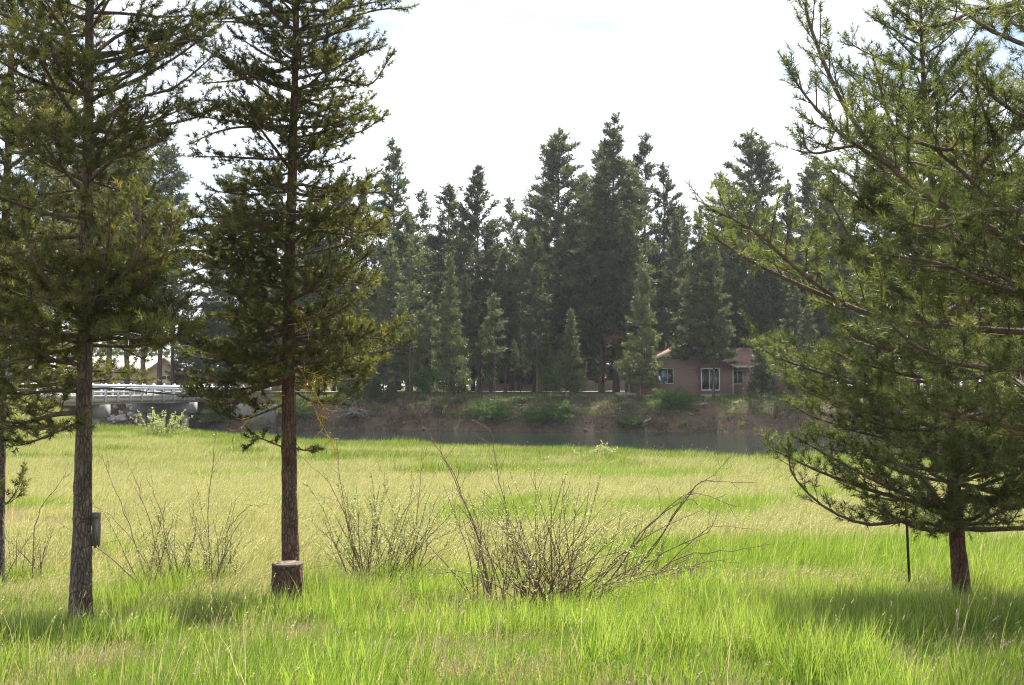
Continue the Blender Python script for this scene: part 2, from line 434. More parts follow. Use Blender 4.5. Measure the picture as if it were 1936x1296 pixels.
def water_mat():
    m, n, l = new_mat('river_water')
    tcn = n.new('ShaderNodeTexCoord'); mpn = n.new('ShaderNodeMapping'); mpn.inputs['Scale'].default_value = (0.5, 1.6, 1)
    l.new(tcn.outputs['Object'], mpn.inputs['Vector'])
    no = n.new('ShaderNodeTexNoise'); no.inputs['Scale'].default_value = 1.8; no.inputs['Detail'].default_value = 6
    l.new(mpn.outputs[0], no.inputs['Vector'])
    bp = n.new('ShaderNodeBump'); bp.inputs['Strength'].default_value = 0.22; bp.inputs['Distance'].default_value = 0.06
    l.new(no.outputs['Fac'], bp.inputs['Height'])
    pb = n.new('ShaderNodeBsdfPrincipled')
    pb.inputs['Base Color'].default_value = (0.012, 0.020, 0.017, 1)
    pb.inputs['Roughness'].default_value = 0.08; pb.inputs['IOR'].default_value = 1.33
    l.new(bp.outputs[0], pb.inputs['Normal'])
    o = n.new('ShaderNodeOutputMaterial'); l.new(pb.outputs[0], o.inputs['Surface'])
    return m
M['water'] = water_mat()

def ground_mat():
    m, n, l = new_mat('ground_soil')
    at = n.new('ShaderNodeAttribute'); at.attribute_name = 'gcol'
    tcn = n.new('ShaderNodeTexCoord')
    no = n.new('ShaderNodeTexNoise'); no.inputs['Scale'].default_value = 2.2; no.inputs['Detail'].default_value = 9; no.inputs['Roughness'].default_value = 0.7
    l.new(tcn.outputs['Object'], no.inputs['Vector'])
    r = ramp(n, [(0.3, (0.55, 0.55, 0.55)), (0.7, (1.4, 1.35, 1.3))]); l.new(no.outputs['Fac'], r.inputs[0])
    mu = n.new('ShaderNodeMixRGB'); mu.blend_type = 'MULTIPLY'; mu.inputs['Fac'].default_value = 1
    l.new(at.outputs['Color'], mu.inputs['Color1']); l.new(r.outputs[0], mu.inputs['Color2'])
    bp = n.new('ShaderNodeBump'); bp.inputs['Strength'].default_value = 0.7; bp.inputs['Distance'].default_value = 0.12
    l.new(no.outputs['Fac'], bp.inputs['Height'])
    pb = n.new('ShaderNodeBsdfPrincipled'); pb.inputs['Roughness'].default_value = 0.95; pb.inputs['Specular IOR Level'].default_value = 0.15
    l.new(mu.outputs[0], pb.inputs['Base Color']); l.new(bp.outputs[0], pb.inputs['Normal'])
    o = n.new('ShaderNodeOutputMaterial'); l.new(pb.outputs[0], o.inputs['Surface'])
    return m
M['ground'] = ground_mat()

# ------------------------------------------------------------------ ground and river
def axis(segs):
    out = [segs[0][0]]
    for a, b, st in segs:
        n = max(1, int(round((b - a) / st)))
        out += list(a + (b - a) * (np.arange(1, n + 1) / n))
    return np.array(out)
xs = axis([(-3000, -600, 400), (-600, -120, 40), (-120, -60, 4), (-60, 50, 0.8), (50, 120, 4), (120, 600, 40), (600, 3000, 400)])
ys = axis([(-400, -20, 60), (-20, 4, 3), (4, 30, 0.6), (30, 54, 1.2), (54, 122, 0.6), (122, 170, 3), (170, 600, 40), (600, 5000, 500)])
gx, gy = np.meshgrid(xs, ys)
gzv = height(gx, gy)
nx, ny = len(xs), len(ys)
acc = Acc()
i, j = np.meshgrid(np.arange(ny - 1), np.arange(nx - 1), indexing='ij')
acc.add(np.stack([gx, gy, gzv], -1).reshape(-1, 3), quad=np.stack([i * nx + j, i * nx + j + 1, (i + 1) * nx + j + 1, (i + 1) * nx + j], -1).reshape(-1, 4))
ground = acc.obj('ground', M['ground'], smooth=True)
tag(ground, kind='structure')
fx, fy = gx.ravel(), gy.ravel()
s_far = fy - far_edge(fx)
nz = fbm(fx * 0.3, fy * 0.3, 77, 4)
col = np.empty((len(fx), 4), np.float32); col[:, 3] = 1
soil = np.array([0.085, 0.075, 0.035]); straw = np.array([0.22, 0.20, 0.10])
bank = np.array([0.088, 0.064, 0.048]); lawn = np.array([0.12, 0.125, 0.045]); duff = np.array([0.10, 0.062, 0.042])
k = np.clip((fy - 12) / 10, 0, 1)[:, None]
base = soil * (1 - k) + straw * k
lawnk = np.clip((nz - 0.39) * 6, 0, 1)[:, None]
top = duff * (1 - lawnk) + lawn * lawnk
fk = np.clip((s_far - 1.3 - 2.5 * (nz - 0.5)) / 1.0, 0, 1)[:, None]
farc = bank * (1 - fk) + top * fk
col[:, :3] = np.where((s_far > -1.5)[:, None], farc, base)
ca = ground.data.color_attributes.new('gcol', 'FLOAT_COLOR', 'POINT')
ca.data.foreach_set('color', col.ravel())

xr = np.arange(-200, 201, 2.0)
acc = Acc()
lo = near_edge(xr) - 2.5; hi = far_edge(xr) + 1.5
n = len(xr)
v = np.concatenate([np.stack([xr, lo, np.full(n, WATER)], -1), np.stack([xr, hi, np.full(n, WATER)], -1)])
acc.add(v, quad=[(a, a + 1, n + a + 1, n + a) for a in range(n - 1)])
river = acc.obj('river', M['water'])
tag(river, kind='structure')

def strip(name, pts, width, lift=0.02, z=None):
    """a road laid on the ground along a polyline"""
    p = np.array(pts, float)
    d = unit(np.gradient(p, axis=0)); sd = np.stack([d[:, 1], -d[:, 0]], -1) * width / 2
    acc = Acc()
    rows = []
    for t in (-1, -0.33, 0.33, 1):
        q = p + sd * t
        zz = height(q[:, 0], q[:, 1]) + lift if z is None else np.full(len(q), z)
        rows.append(np.stack([q[:, 0], q[:, 1], zz], -1))
    m = len(p)
    quads = [(r * m + a, (r + 1) * m + a, (r + 1) * m + a + 1, r * m + a + 1) for r in range(3) for a in range(m - 1)]
    acc.add(np.concatenate(rows), quad=quads)
    o = acc.obj(name, M['asphalt'])
    return tag(o, kind='structure')
xx = np.arange(-70, 90, 2.0)
strip('road', np.stack([xx, 126 + 1.5 * np.sin(xx * 0.03) - 0.02 * xx], -1), 6.5, 0.10)

# ------------------------------------------------------------------ pine builder (near trees)
def catmull(pts, n):
    p = np.asarray(pts, float)
    if len(p) < 3:
        t = np.linspace(0, 1, n)[:, None]
        return p[0] * (1 - t) + p[-1] * t
    q = np.concatenate([[2 * p[0] - p[1]], p, [2 * p[-1] - p[-2]]])
    out = []
    seg = len(p) - 1
    for tt in np.linspace(0, seg - 1e-6, n):
        k = int(tt); f = tt - k
        a, b, c, d = q[k], q[k + 1], q[k + 2], q[k + 3]
        out.append(0.5 * (2 * b + (c - a) * f + (2 * a - 5 * b + 4 * c - d) * f * f + (-a + 3 * b - 3 * c + d) * f ** 3))
    return np.array(out)

def limb_path(p0, d0, Ln, n=9, curve=0.0, wob=0.10):
    p = [np.asarray(p0, float)]; d = unit(d0)
    for k in range(n - 1):
        d = unit(d + np.array([0, 0, curve / n]) + rng.normal(0, wob, 3) * np.array([1, 1, 0.8]))
        p.append(p[-1] + d * Ln / (n - 1))
    return np.array(p)

class Pine:
    def __init__(s, name, label, base, mat_needle, mat_bark, prm):
        s.root = empty(name, tuple(base))
        tag(s.root, label, 'tree')
        s.base = np.asarray(base, float)
        s.crown = Acc(); s.upper = Acc(); s.mn = mat_needle; s.mb = mat_bark; s.p = prm
        s.nb = 0
    def trunk(s, ctrl, r0, r1, flare=1.35, sides=22):
        ctrl = np.asarray(ctrl, float); n = 90
        path = catmull(ctrl, n)
        h = np.linspace(0, 1, n)
        r = (r0 + (r1 - r0) * h ** 0.9)
        hh = path[:, 2] - path[0, 2]
        r = r * (1 + (flare - 1) * np.exp(-np.maximum(hh, 0) / 0.32))
        s.tp, s.tr = path, r
        acc = Acc()
        th = np.arange(sides) / sides * 2 * np.pi
        nzv = np.stack([1 + 0.10 * (vnoise(th * 2.6 + 3, np.full(sides, k * 0.45), 91) - 0.5) + 0.10 * (vnoise(th * 7, np.full(sides, k * 1.3), 95) - 0.5) for k in range(n)])
        v = path[:, None, :] + (r[:, None] * nzv)[..., None] * np.stack([np.cos(th), np.sin(th), 0 * th], -1)[None]
        i = np.arange(n - 1)[:, None]; j = np.arange(sides)[None]
        j2 = (j + 1) % sides
        acc.add(v.reshape(-1, 3), quad=np.stack([i * sides + j, i * sides + j2, (i + 1) * sides + j2, (i + 1) * sides + j], -1).reshape(-1, 4))
        o = acc.obj('trunk', s.mb, smooth=True)
        put_under(o, s.root)
    def at(s, z):
        zz = s.tp[:, 2]
        return np.array([np.interp(z, zz, s.tp[:, 0]), np.interp(z, zz, s.tp[:, 1]), z]), float(np.interp(z, zz, s.tr))
    def limb(s, path, r, start=0.25, dens=1.0, sec_len=None, up=0.18, bare=False, joined=False, sec_sp=None, nscale=1.0, var_add=0.0):
        p = s.p
        path = np.asarray(path, float)
        seg = np.linalg.norm(np.diff(path, axis=0), axis=1); cum = np.concatenate([[0], np.cumsum(seg)]); Ln = cum[-1]
        acc = s.upper if joined else Acc()
        n = len(path)
        rad = r * (1 - 0.8 * np.linspace(0, 1, n)) + 0.003
        acc.tube(path, rad, 6 if r > 0.012 else 5, cap=False)
        sec_sp = (sec_sp or p['sec_sp']) / dens
        sl = sec_len or p['sec_len'] * Ln
        ts = np.arange(start * Ln, Ln * 0.97, sec_sp)
        sg = 1 if rng.random() < 0.5 else -1
        SP, SD, SLn = [], [], []
        tw0, tw1 = [], []
        for tpos in ts:
            tpos = tpos + rng.uniform(-0.4, 0.4) * sec_sp
            tpos = min(max(tpos, 0.02), Ln * 0.99)
            t = tpos / Ln
            k = min(int(np.searchsorted(cum, tpos)) - 1, n - 2); k = max(k, 0)
            f = (tpos - cum[k]) / max(seg[k], 1e-6)
            q = path[k] * (1 - f) + path[k + 1] * f
            tg = unit(path[k + 1] - path[k])
            side = np.cross(tg, [0, 0, 1.0]); side = unit(side) if np.linalg.norm(side) > 0.15 else unit(rng.normal(size=3))
            sg = -sg
            d2 = unit(tg * rng.uniform(0.45, 0.9) + side * sg * rng.uniform(0.5, 0.95) + np.array([0, 0, rng.uniform(-0.25, 0.55)]))
            l2 = sl * (1.0 - 0.68 * t) * rng.uniform(0.4, 1.3)
            l2 = max(l2, 0.14)
            m = 5
            sp = limb_path(q, d2, l2, m, up * 2.2, 0.10)
            acc.tube(sp, np.linspace(max(0.005, 0.30 * r * (1 - 0.7 * t)), 0.003, m), 4, cap=False)
            if bare: continue
            cnt = max(1, int(l2 / p['sh_sp'] * 0.85))
            for c in range(cnt):
                tt = 1.0 - (c / max(cnt, 1)) * 0.78
                kk = min(int(tt * (m - 1)), m - 2); ff = tt * (m - 1) - kk
                b = sp[kk] * (1 - ff) + sp[kk + 1] * ff
                td = unit(sp[kk + 1] - sp[kk])
                d3 = td if c == 0 else unit(td * 0.75 + rng.normal(0, 0.55, 3) + np.array([0, 0, up]))
                l3 = p['sh_len'] * rng.uniform(0.65, 1.25)
                SP.append(b); SD.append(d3); SLn.append(l3)
        # tip shoots
        if not bare:
            for c in range(4):
                td = unit(path[-1] - path[-2])
                SP.append(path[-1] - td * 0.05 * c); SD.append(unit(td + rng.normal(0, 0.25 * (c > 0), 3) + np.array([0, 0, 0.1]))); SLn.append(p['sh_len'])
            SP = np.array(SP); SD = np.array(SD); SLn = np.array(SLn)
            hf = slice(None, None, 2); acc.prisms(SP[hf], (SP + SD * SLn[:, None])[hf], 0.0034, 0.0018)
            vv = np.clip(rng.beta(2.2, 2.6, len(SP)) + var_add, 0, 1)
            s.crown.needles(SP, SD, SLn, int(p['nn'] * nscale), p['nl'], p['nw'], var=vv, t0=0.08)
        if not joined:
            o = acc.obj('branch', M['limb'], smooth=True)
            put_under(o, s.root)
            s.nb += 1
            return o
    def hero(s, pix, r, n=14, **kw):
        """limb along photo pixels with depths; the first point is pulled onto the trunk"""
        pts = [P(*q) for q in pix]
        return s.limb(catmull(pts, n), r, **kw)
    def whorls(s, z0, z1, dz, nper, Lf, ef, zjoin, az_ok=None, start=0.25, curve=0.35, r_k=0.014, dens_up=0.5, nsc_up=0.6):
        z = z0; H = z1 - z0
        az = rng.random() * 6.28
        while z < z1:
            t = (z - z0) / H
            for k in range(nper):
                a = az + k * 2 * math.pi / nper + rng.uniform(-0.5, 0.5)
                zz = z + rng.uniform(-0.5, 0.5) * dz
                if az_ok is not None and not az_ok(a, zz - s.base[2]): continue
                c, tr = s.at(zz)
                e = ef(t) + max(-0.16, rng.normal(0, 0.20))
                d = np.array([math.cos(a) * math.cos(e), math.sin(a) * math.cos(e), math.sin(e)])
                Ln = Lf(t) * rng.uniform(0.5, 1.2)
                if s.p.get('skip') and rng.random() < s.p['skip']: continue
                pth = limb_path(c + d * tr * 0.4, d, Ln, 9, curve, 0.07)
                hi = zz > zjoin
                s.limb(pth, max(0.010, r_k * Ln + 0.004), start=start, joined=hi, dens=dens_up if hi else 1.0, nscale=nsc_up if hi else 1.0)
            az += 2.4
            z += dz
    def finish(s):
        if s.upper.n:
            uo = s.upper.obj('upper_branchwork', M['limb'], smooth=True); uo['kind'] = 'stuff'; put_under(uo, s.root)
        put_under(s.crown.obj('crown', s.mn), s.root)
        return s.root

# tree A: tall pine on the left with the board on its trunk
prmA = dict(sec_sp=0.10, sec_len=0.46, sh_sp=0.052, sh_len=0.10, nn=28, nl=0.080, nw=0.0095, skip=0.12)
bA = hit(152, 1196); dA = bA[1]
A = Pine('tall_pine_tree', 'tall dark-trunked pine at left with a grey board fixed to its trunk', bA, M['needle'], M['bark'], prmA)
topA = P(178, -900, dA + 0.3)
A.trunk([bA - [0, 0, 0.15], P(157, 900, dA), P(163, 450, dA + 0.02), P(170, 0, dA + 0.1), topA], 0.128, 0.02)
zf = float(P(170, -30, dA)[2])
zA0 = bA[2] + 3.2
A.whorls(zA0, topA[2] - 0.3, 0.22, 5, lambda t: 1.75 - 1.25 * t ** 1.5, lambda t: -0.12 + 0.6 * t, zf,
         az_ok=lambda a, h: not (h < 8.2 and abs((a - 0.0 + math.pi) % (2 * math.pi) - math.pi) < 0.9 and rng.random() < 0.55))
HA = [([(160, 560, dA), (205, 545, dA - 0.9), (250, 500, dA - 1.5), (265, 430, dA - 1.8), (255, 360, dA - 1.9)], 0.030, dict(start=0.3, dens=1.5, sec_len=0.62, up=0.28, var_add=0.12)),
      ([(160, 570, dA), (230, 560, dA - 0.7), (290, 520, dA - 1.2), (320, 450, dA - 1.4), (325, 400, dA - 1.5)], 0.026, dict(start=0.35, dens=1.5, sec_len=0.5, up=0.5, var_add=0.12)),
      ([(160, 575, dA), (190, 530, dA - 1.0), (205, 450, dA - 1.7), (205, 380, dA - 1.9)], 0.022, dict(start=0.35, dens=1.4, sec_len=0.5, up=0.5, var_add=0.12)),
      ([(165, 645, dA), (230, 640, dA - 0.5), (290, 648, dA - 0.8), (335, 640, dA - 0.9), (375, 600, dA - 1.0)], 0.024, dict(start=0.25, dens=1.2, sec_len=0.55)),
      ([(165, 640, dA), (240, 625, dA - 0.4), (310, 640, dA - 0.6), (365, 625, dA - 0.6)], 0.020, dict(start=0.3, dens=1.1, sec_len=0.4)),
      ([(165, 735, dA), (215, 735, dA - 0.2), (280, 742, dA - 0.3), (350, 748, dA - 0.3)], 0.014, dict(start=0.4, bare=True, sec_len=0.25)),
      ([(150, 780, dA), (100, 785, dA - 0.4), (40, 800, dA - 0.7), (-40, 790, dA - 0.9)], 0.034, dict(start=0.25, dens=1.2, sec_len=0.6)),
      ([(150, 690, dA), (100, 680, dA - 0.6), (50, 650, dA - 1.0), (10, 640, dA - 1.2)], 0.026, dict(start=0.2, dens=1.3, sec_len=0.6)),
      ([(150, 600, dA), (110, 560, dA - 0.9), (70, 500, dA - 1.4), (45, 430, dA - 1.6)], 0.026, dict(start=0.25, dens=1.4, sec_len=0.55, up=0.45, var_add=0.08)),
      ([(168, 110, dA), (240, 60, dA + 0.2), (320, 60, dA + 0.2), (390, 30, dA + 0.1)], 0.024, dict(start=0.3, sec_len=0.45)),
      ([(168, 190, dA), (260, 150, dA), (330, 110, dA), (400, 60, dA)], 0.024, dict(start=0.35, sec_len=0.4)),
      ([(168, 250, dA), (250, 190, dA - 0.2), (330, 165, dA - 0.3), (410, 100, dA - 0.4)], 0.022, dict(start=0.4, sec_len=0.4)),
      ([(166, 300, dA), (230, 250, dA), (300, 225, dA), (360, 200, dA)], 0.020, dict(start=0.4, sec_len=0.4))]
HA += [([(165, 610, dA), (240, 590, dA - 0.4), (310, 600, dA - 0.6), (352, 565, dA - 0.7)], 0.022, dict(start=0.2, dens=1.5, sec_len=0.6)),
       ([(165, 640, dA), (215, 630, dA - 0.9), (260, 640, dA - 1.3), (300, 620, dA - 1.5)], 0.020, dict(start=0.2, dens=1.4, sec_len=0.6)),
       ([(150, 740, dA), (90, 740, dA - 0.4), (30, 745, dA - 0.6), (-30, 720, dA - 0.7)], 0.022, dict(start=0.15, dens=1.5, sec_len=0.65)),
       ([(150, 800, dA), (110, 815, dA - 0.6), (60, 835, dA - 0.9), (10, 830, dA - 1.0)], 0.018, dict(start=0.2, dens=1.3, sec_len=0.55)),
       ([(150, 650, dA), (90, 630, dA - 0.3), (30, 600, dA - 0.5), (-20, 590, dA - 0.6)], 0.022, dict(start=0.15, dens=1.5, sec_len=0.65))]
for pix, r, kw in HA:
    A.hero(pix, r, **kw)
A.finish()

# tree B: pine in front of the stump, lichen on its dead lower branches
prmB = dict(sec_sp=0.085, sec_len=0.48, sh_sp=0.050, sh_len=0.085, nn=28, nl=0.066, nw=0.0100, skip=0.08)
bB = hit(553, 1152); dB = bB[1]
B = Pine('lichen_pine_tree', 'slender pine behind the cut stump with yellow lichen on dead lower branches', bB, M['needle'], M['bark_red'], prmB)
topB = P(565, -950, dB)
B.trunk([bB - [0, 0, 0.15], P(547, 900, dB), P(546, 600, dB), P(553, 300, dB), P(560, 0, dB), topB], 0.128, 0.02, 1.2)
zfB = float(P(560, -30, dB)[2])
zB0 = float(P(553, 715, dB)[2])
B.whorls(zB0, topB[2] - 0.3, 0.19, 5, lambda t: 1.36 - 0.75 * t ** 1.6, lambda t: -0.15 + 0.5 * t, zfB, start=0.12)
HB = [([(555, 665, dB), (620, 668, dB - 0.1), (690, 668, dB - 0.2), (750, 660, dB - 0.2), (785, 640, dB - 0.2)], 0.030, dict(start=0.4, dens=1.6, sec_len=0.48, up=0.75)),
      ([(550, 600, dB), (600, 640, dB - 0.3), (640, 655, dB - 0.4), (700, 630, dB - 0.5)], 0.022, dict(start=0.35, dens=1.3, sec_len=0.5, up=0.5)),
      ([(550, 690, dB), (610, 710, dB + 0.3), (660, 720, dB + 0.5), (700, 700, dB + 0.6)], 0.022, dict(start=0.3, dens=1.4, sec_len=0.65)),
      ([(545, 660, dB), (490, 680, dB - 0.1), (430, 720, dB - 0.2), (370, 715, dB - 0.2)], 0.026, dict(start=0.25, dens=1.4, sec_len=0.6)),
      ([(545, 620, dB), (480, 640, dB + 0.3), (420, 680, dB + 0.5), (350, 670, dB + 0.6)], 0.024, dict(start=0.25, dens=1.4, sec_len=0.55)),
      ([(548, 700, dB), (500, 720, dB - 0.5), (450, 760, dB - 0.8), (400, 750, dB - 1.0)], 0.020, dict(start=0.25, dens=1.2, sec_len=0.55)),
      ([(548, 540, dB), (470, 520, dB - 0.2), (400, 505, dB - 0.3), (350, 520, dB - 0.4)], 0.024, dict(start=0.35, sec_len=0.5)),
      ([(552, 430, dB), (480, 440, dB), (410, 470, dB), (355, 480, dB)], 0.022, dict(start=0.35, sec_len=0.5)),
      ([(553, 400, dB), (620, 410, dB - 0.3), (680, 440, dB - 0.4), (730, 410, dB - 0.4)], 0.022, dict(start=0.3, dens=1.3, sec_len=0.5, var_add=0.12)),
      ([(553, 250, dB), (470, 240, dB), (410, 250, dB), (365, 270, dB)], 0.020, dict(start=0.4, sec_len=0.35)),
      ([(556, 170, dB), (640, 150, dB), (700, 160, dB), (740, 105, dB)], 0.020, dict(start=0.3, sec_len=0.45)),
      ([(556, 60, dB), (640, 40, dB), (710, 20, dB), (770, 15, dB)], 0.020, dict(start=0.3, sec_len=0.45)),
      ([(553, 320, dB), (620, 260, dB + 0.3), (680, 250, dB + 0.3), (720, 225, dB + 0.3)], 0.020, dict(start=0.35, sec_len=0.45)),
      ([(545, 850, dB), (515, 838, dB - 0.3), (490, 830, dB - 0.6), (470, 845, dB - 0.7)], 0.010, dict(start=0.3, sec_len=0.35)),
      ([(555, 845, dB), (575, 852, dB - 0.2), (600, 850, dB - 0.3)], 0.008, dict(start=0.3, sec_len=0.3))]
HB += [([(545, 720, dB), (480, 740, dB + 0.1), (420, 765, dB + 0.2), (365, 745, dB + 0.2)], 0.020, dict(start=0.2, dens=1.5, sec_len=0.6)),
       ([(548, 760, dB), (500, 780, dB - 0.2), (450, 795, dB - 0.4), (405, 775, dB - 0.4)], 0.016, dict(start=0.25, dens=1.4, sec_len=0.5)),
       ([(545, 680, dB), (470, 690, dB - 0.4), (400, 668, dB - 0.6), (345, 645, dB - 0.6)], 0.020, dict(start=0.2, dens=1.5, sec_len=0.6)),
       ([(555, 700, dB), (620, 690, dB + 0.2), (680, 690, dB + 0.3), (725, 680, dB + 0.3)], 0.020, dict(start=0.3, dens=1.5, sec_len=0.6)),
       ([(555, 740, dB), (600, 762, dB + 0.4), (650, 755, dB + 0.6), (690, 725, dB + 0.6)], 0.016, dict(start=0.3, dens=1.4, sec_len=0.6)),
       ([(555, 640, dB), (640, 632, dB - 0.2), (715, 640, dB - 0.4), (762, 612, dB - 0.4)], 0.020, dict(start=0.3, dens=1.6, sec_len=0.55, var_add=0.1))]
for pix, r, kw in HB:
    B.hero(pix, r, **kw)
# dead lichen-covered branches: each a part of its own
for (pix, r) in [([(560, 690, dB - 0.1), (590, 730, dB - 0.2), (612, 770, dB - 0.3), (625, 810, dB - 0.35)], 0.010),
                 ([(558, 725, dB - 0.1), (585, 745, dB - 0.4), (600, 790, dB - 0.5), (640, 855, dB - 0.6)], 0.011),
                 ([(558, 660, dB - 0.1), (575, 690, dB - 0.4), (600, 712, dB - 0.5), (620, 720, dB - 0.5)], 0.008),
                 ([(556, 560, dB - 0.1), (570, 600, dB - 0.4), (590, 640, dB - 0.5)], 0.008),
                 ([(540, 690, dB - 0.1), (515, 690, dB - 0.4), (490, 700, dB - 0.5)], 0.008),
                 ([(540, 745, dB - 0.1), (510, 765, dB - 0.4), (470, 790, dB - 0.5), (440, 830, dB - 0.6)], 0.009)]:
    path = catmull([P(*q) for q in pix], 10) + rng.normal(0, 0.022, (10, 3))
    acc = Acc(); acc.tube(path, np.linspace(r * 1.0, 0.0035, 10), 5)
    for k in range(20):
        q = path[rng.integers(1, 10)]
        sp = limb_path(q, rng.normal(0, 1, 3) + np.array([0, 0, -0.3]), rng.uniform(0.06, 0.26), 6, -0.5, 0.32)
        acc.tube(sp, np.linspace(0.0055, 0.003, 6), 4)
    o = acc.obj('dead_branch', M['lichen'], smooth=True); put_under(o, B.root)
    o['label'] = 'dead branch crusted with yellow lichen'
B.finish()

# tree E: leftmost pine, its trunk cut by the left edge of the picture
bE = hit(-8, 1130); dE = bE[1]
E = Pine('edge_pine_tree', 'pine at the extreme left edge, only a sliver of trunk in view', bE, M['needle'], M['bark'], dict(prmA, nn=22))
topE = P(45, -700, dE)
E.trunk([bE - [0, 0, 0.15], P(-3, 900, dE), P(8, 500, dE), P(20, 150, dE), topE], 0.12, 0.02)
E.whorls(bE[2] + 2.9, topE[2] - 0.3, 0.27, 5, lambda t: 1.8 - 1.2 * t ** 1.5, lambda t: 0.05 + 0.5 * t, float(P(20, -30, dE)[2]))
for pix, r, kw in [([(-2, 960, dE), (15, 950, dE - 0.2), (30, 930, dE - 0.3), (42, 905, dE - 0.3)], 0.010, dict(start=0.2, dens=1.2, sec_len=0.5, up=0.5)),
                   ([(0, 800, dE), (40, 810, dE - 0.4), (80, 830, dE - 0.6), (110, 810, dE - 0.7)], 0.018, dict(start=0.2, dens=1.2, sec_len=0.55)),
                   ([(0, 640, dE), (50, 640, dE - 0.4), (100, 660, dE - 0.6), (150, 640, dE - 0.7)], 0.020, dict(start=0.15, dens=1.4, sec_len=0.6)),
                   ([(0, 760, dE), (40, 770, dE - 0.6), (75, 785, dE - 1.0), (95, 770, dE - 1.2)], 0.018, dict(start=0.15, dens=1.4, sec_len=0.6)),
                   ([(0, 560, dE), (50, 550, dE - 0.5), (90, 560, dE - 0.9), (120, 530, dE - 1.0)], 0.020, dict(start=0.15, dens=1.4, sec_len=0.6)),
                   ([(0, 720, dE), (50, 710, dE - 0.4), (100, 720, dE - 0.8), (140, 700, dE - 0.9)], 0.020, dict(start=0.2, dens=1.2, sec_len=0.55))]:
    E.hero(pix, r, **kw)
E.finish()

# tree C: bushy pine on the right with a bare lower trunk
prmC = dict(sec_sp=0.095, sec_len=0.45, sh_sp=0.058, sh_len=0.14, nn=38, nl=0.080, nw=0.0072)
bC = hit(1827, 1172); dC = bC[1]
C = Pine('bushy_pine_tree', 'bushy pine at right with leaning bare lower trunk, standing in the tree shade', bC, M['needle_blue'], M['bark_red'], prmC)
topC = P(1738, -60, dC)
C.trunk([bC - [0, 0, 0.15], P(1810, 1020, dC), P(1798, 820, dC), P(1775, 500, dC), P(1748, 180, dC), topC], 0.118, 0.012, 1.2)
C.whorls(bC[2] + 1.2, topC[2] - 0.25, 0.24, 5, lambda t: 2.08 * min(1.0, (1 - t) * 1.45) ** 0.8 * (0.86 + 0.14 * min(1, t * 5)) + 0.2, lambda t: -0.08 + 0.62 * t, 99, start=0.18, curve=0.38)
for pix, r, kw in [([(1812, 1003, dC), (1720, 985, dC - 0.7), (1640, 992, dC - 0.9), (1560, 960, dC - 1.0), (1500, 900, dC - 1.0), (1490, 850, dC - 1)], 0.024, dict(start=0.35, sec_len=0.35)),
                   ([(1805, 960, dC), (1700, 930, dC - 0.8), (1600, 880, dC - 1.0), (1510, 830, dC - 1.1)], 0.028, dict(start=0.3, sec_len=0.45)),
                   ([(1812, 990, dC), (1860, 970, dC - 0.8), (1920, 900, dC - 1.3), (1990, 850, dC - 1.5)], 0.028, dict(start=0.3, sec_len=0.4)),
                   ([(1800, 900, dC), (1880, 860, dC - 1.2), (1940, 850, dC - 1.8)], 0.03, dict(start=0.3, sec_len=0.5)),
                   ([(1805, 970, dC), (1780, 950, dC - 1.2), (1740, 900, dC - 2.0), (1680, 870, dC - 2.3)], 0.028, dict(start=0.25, sec_len=0.5, dens=1.2))]:
    C.hero(pix, r, **kw)
# snapped dead limb stub seen against the crown
acc = Acc(); acc.tube(catmull([P(1800, 890, dC), P(1845, 850, dC - 0.6), P(1832, 815, dC - 0.9)], 8), np.linspace(0.035, 0.012, 8), 7)
o = acc.obj('dead_branch', M['dead_wood'], smooth=True); put_under(o, C.root); o['label'] = 'snapped grey dead limb'
C.finish()

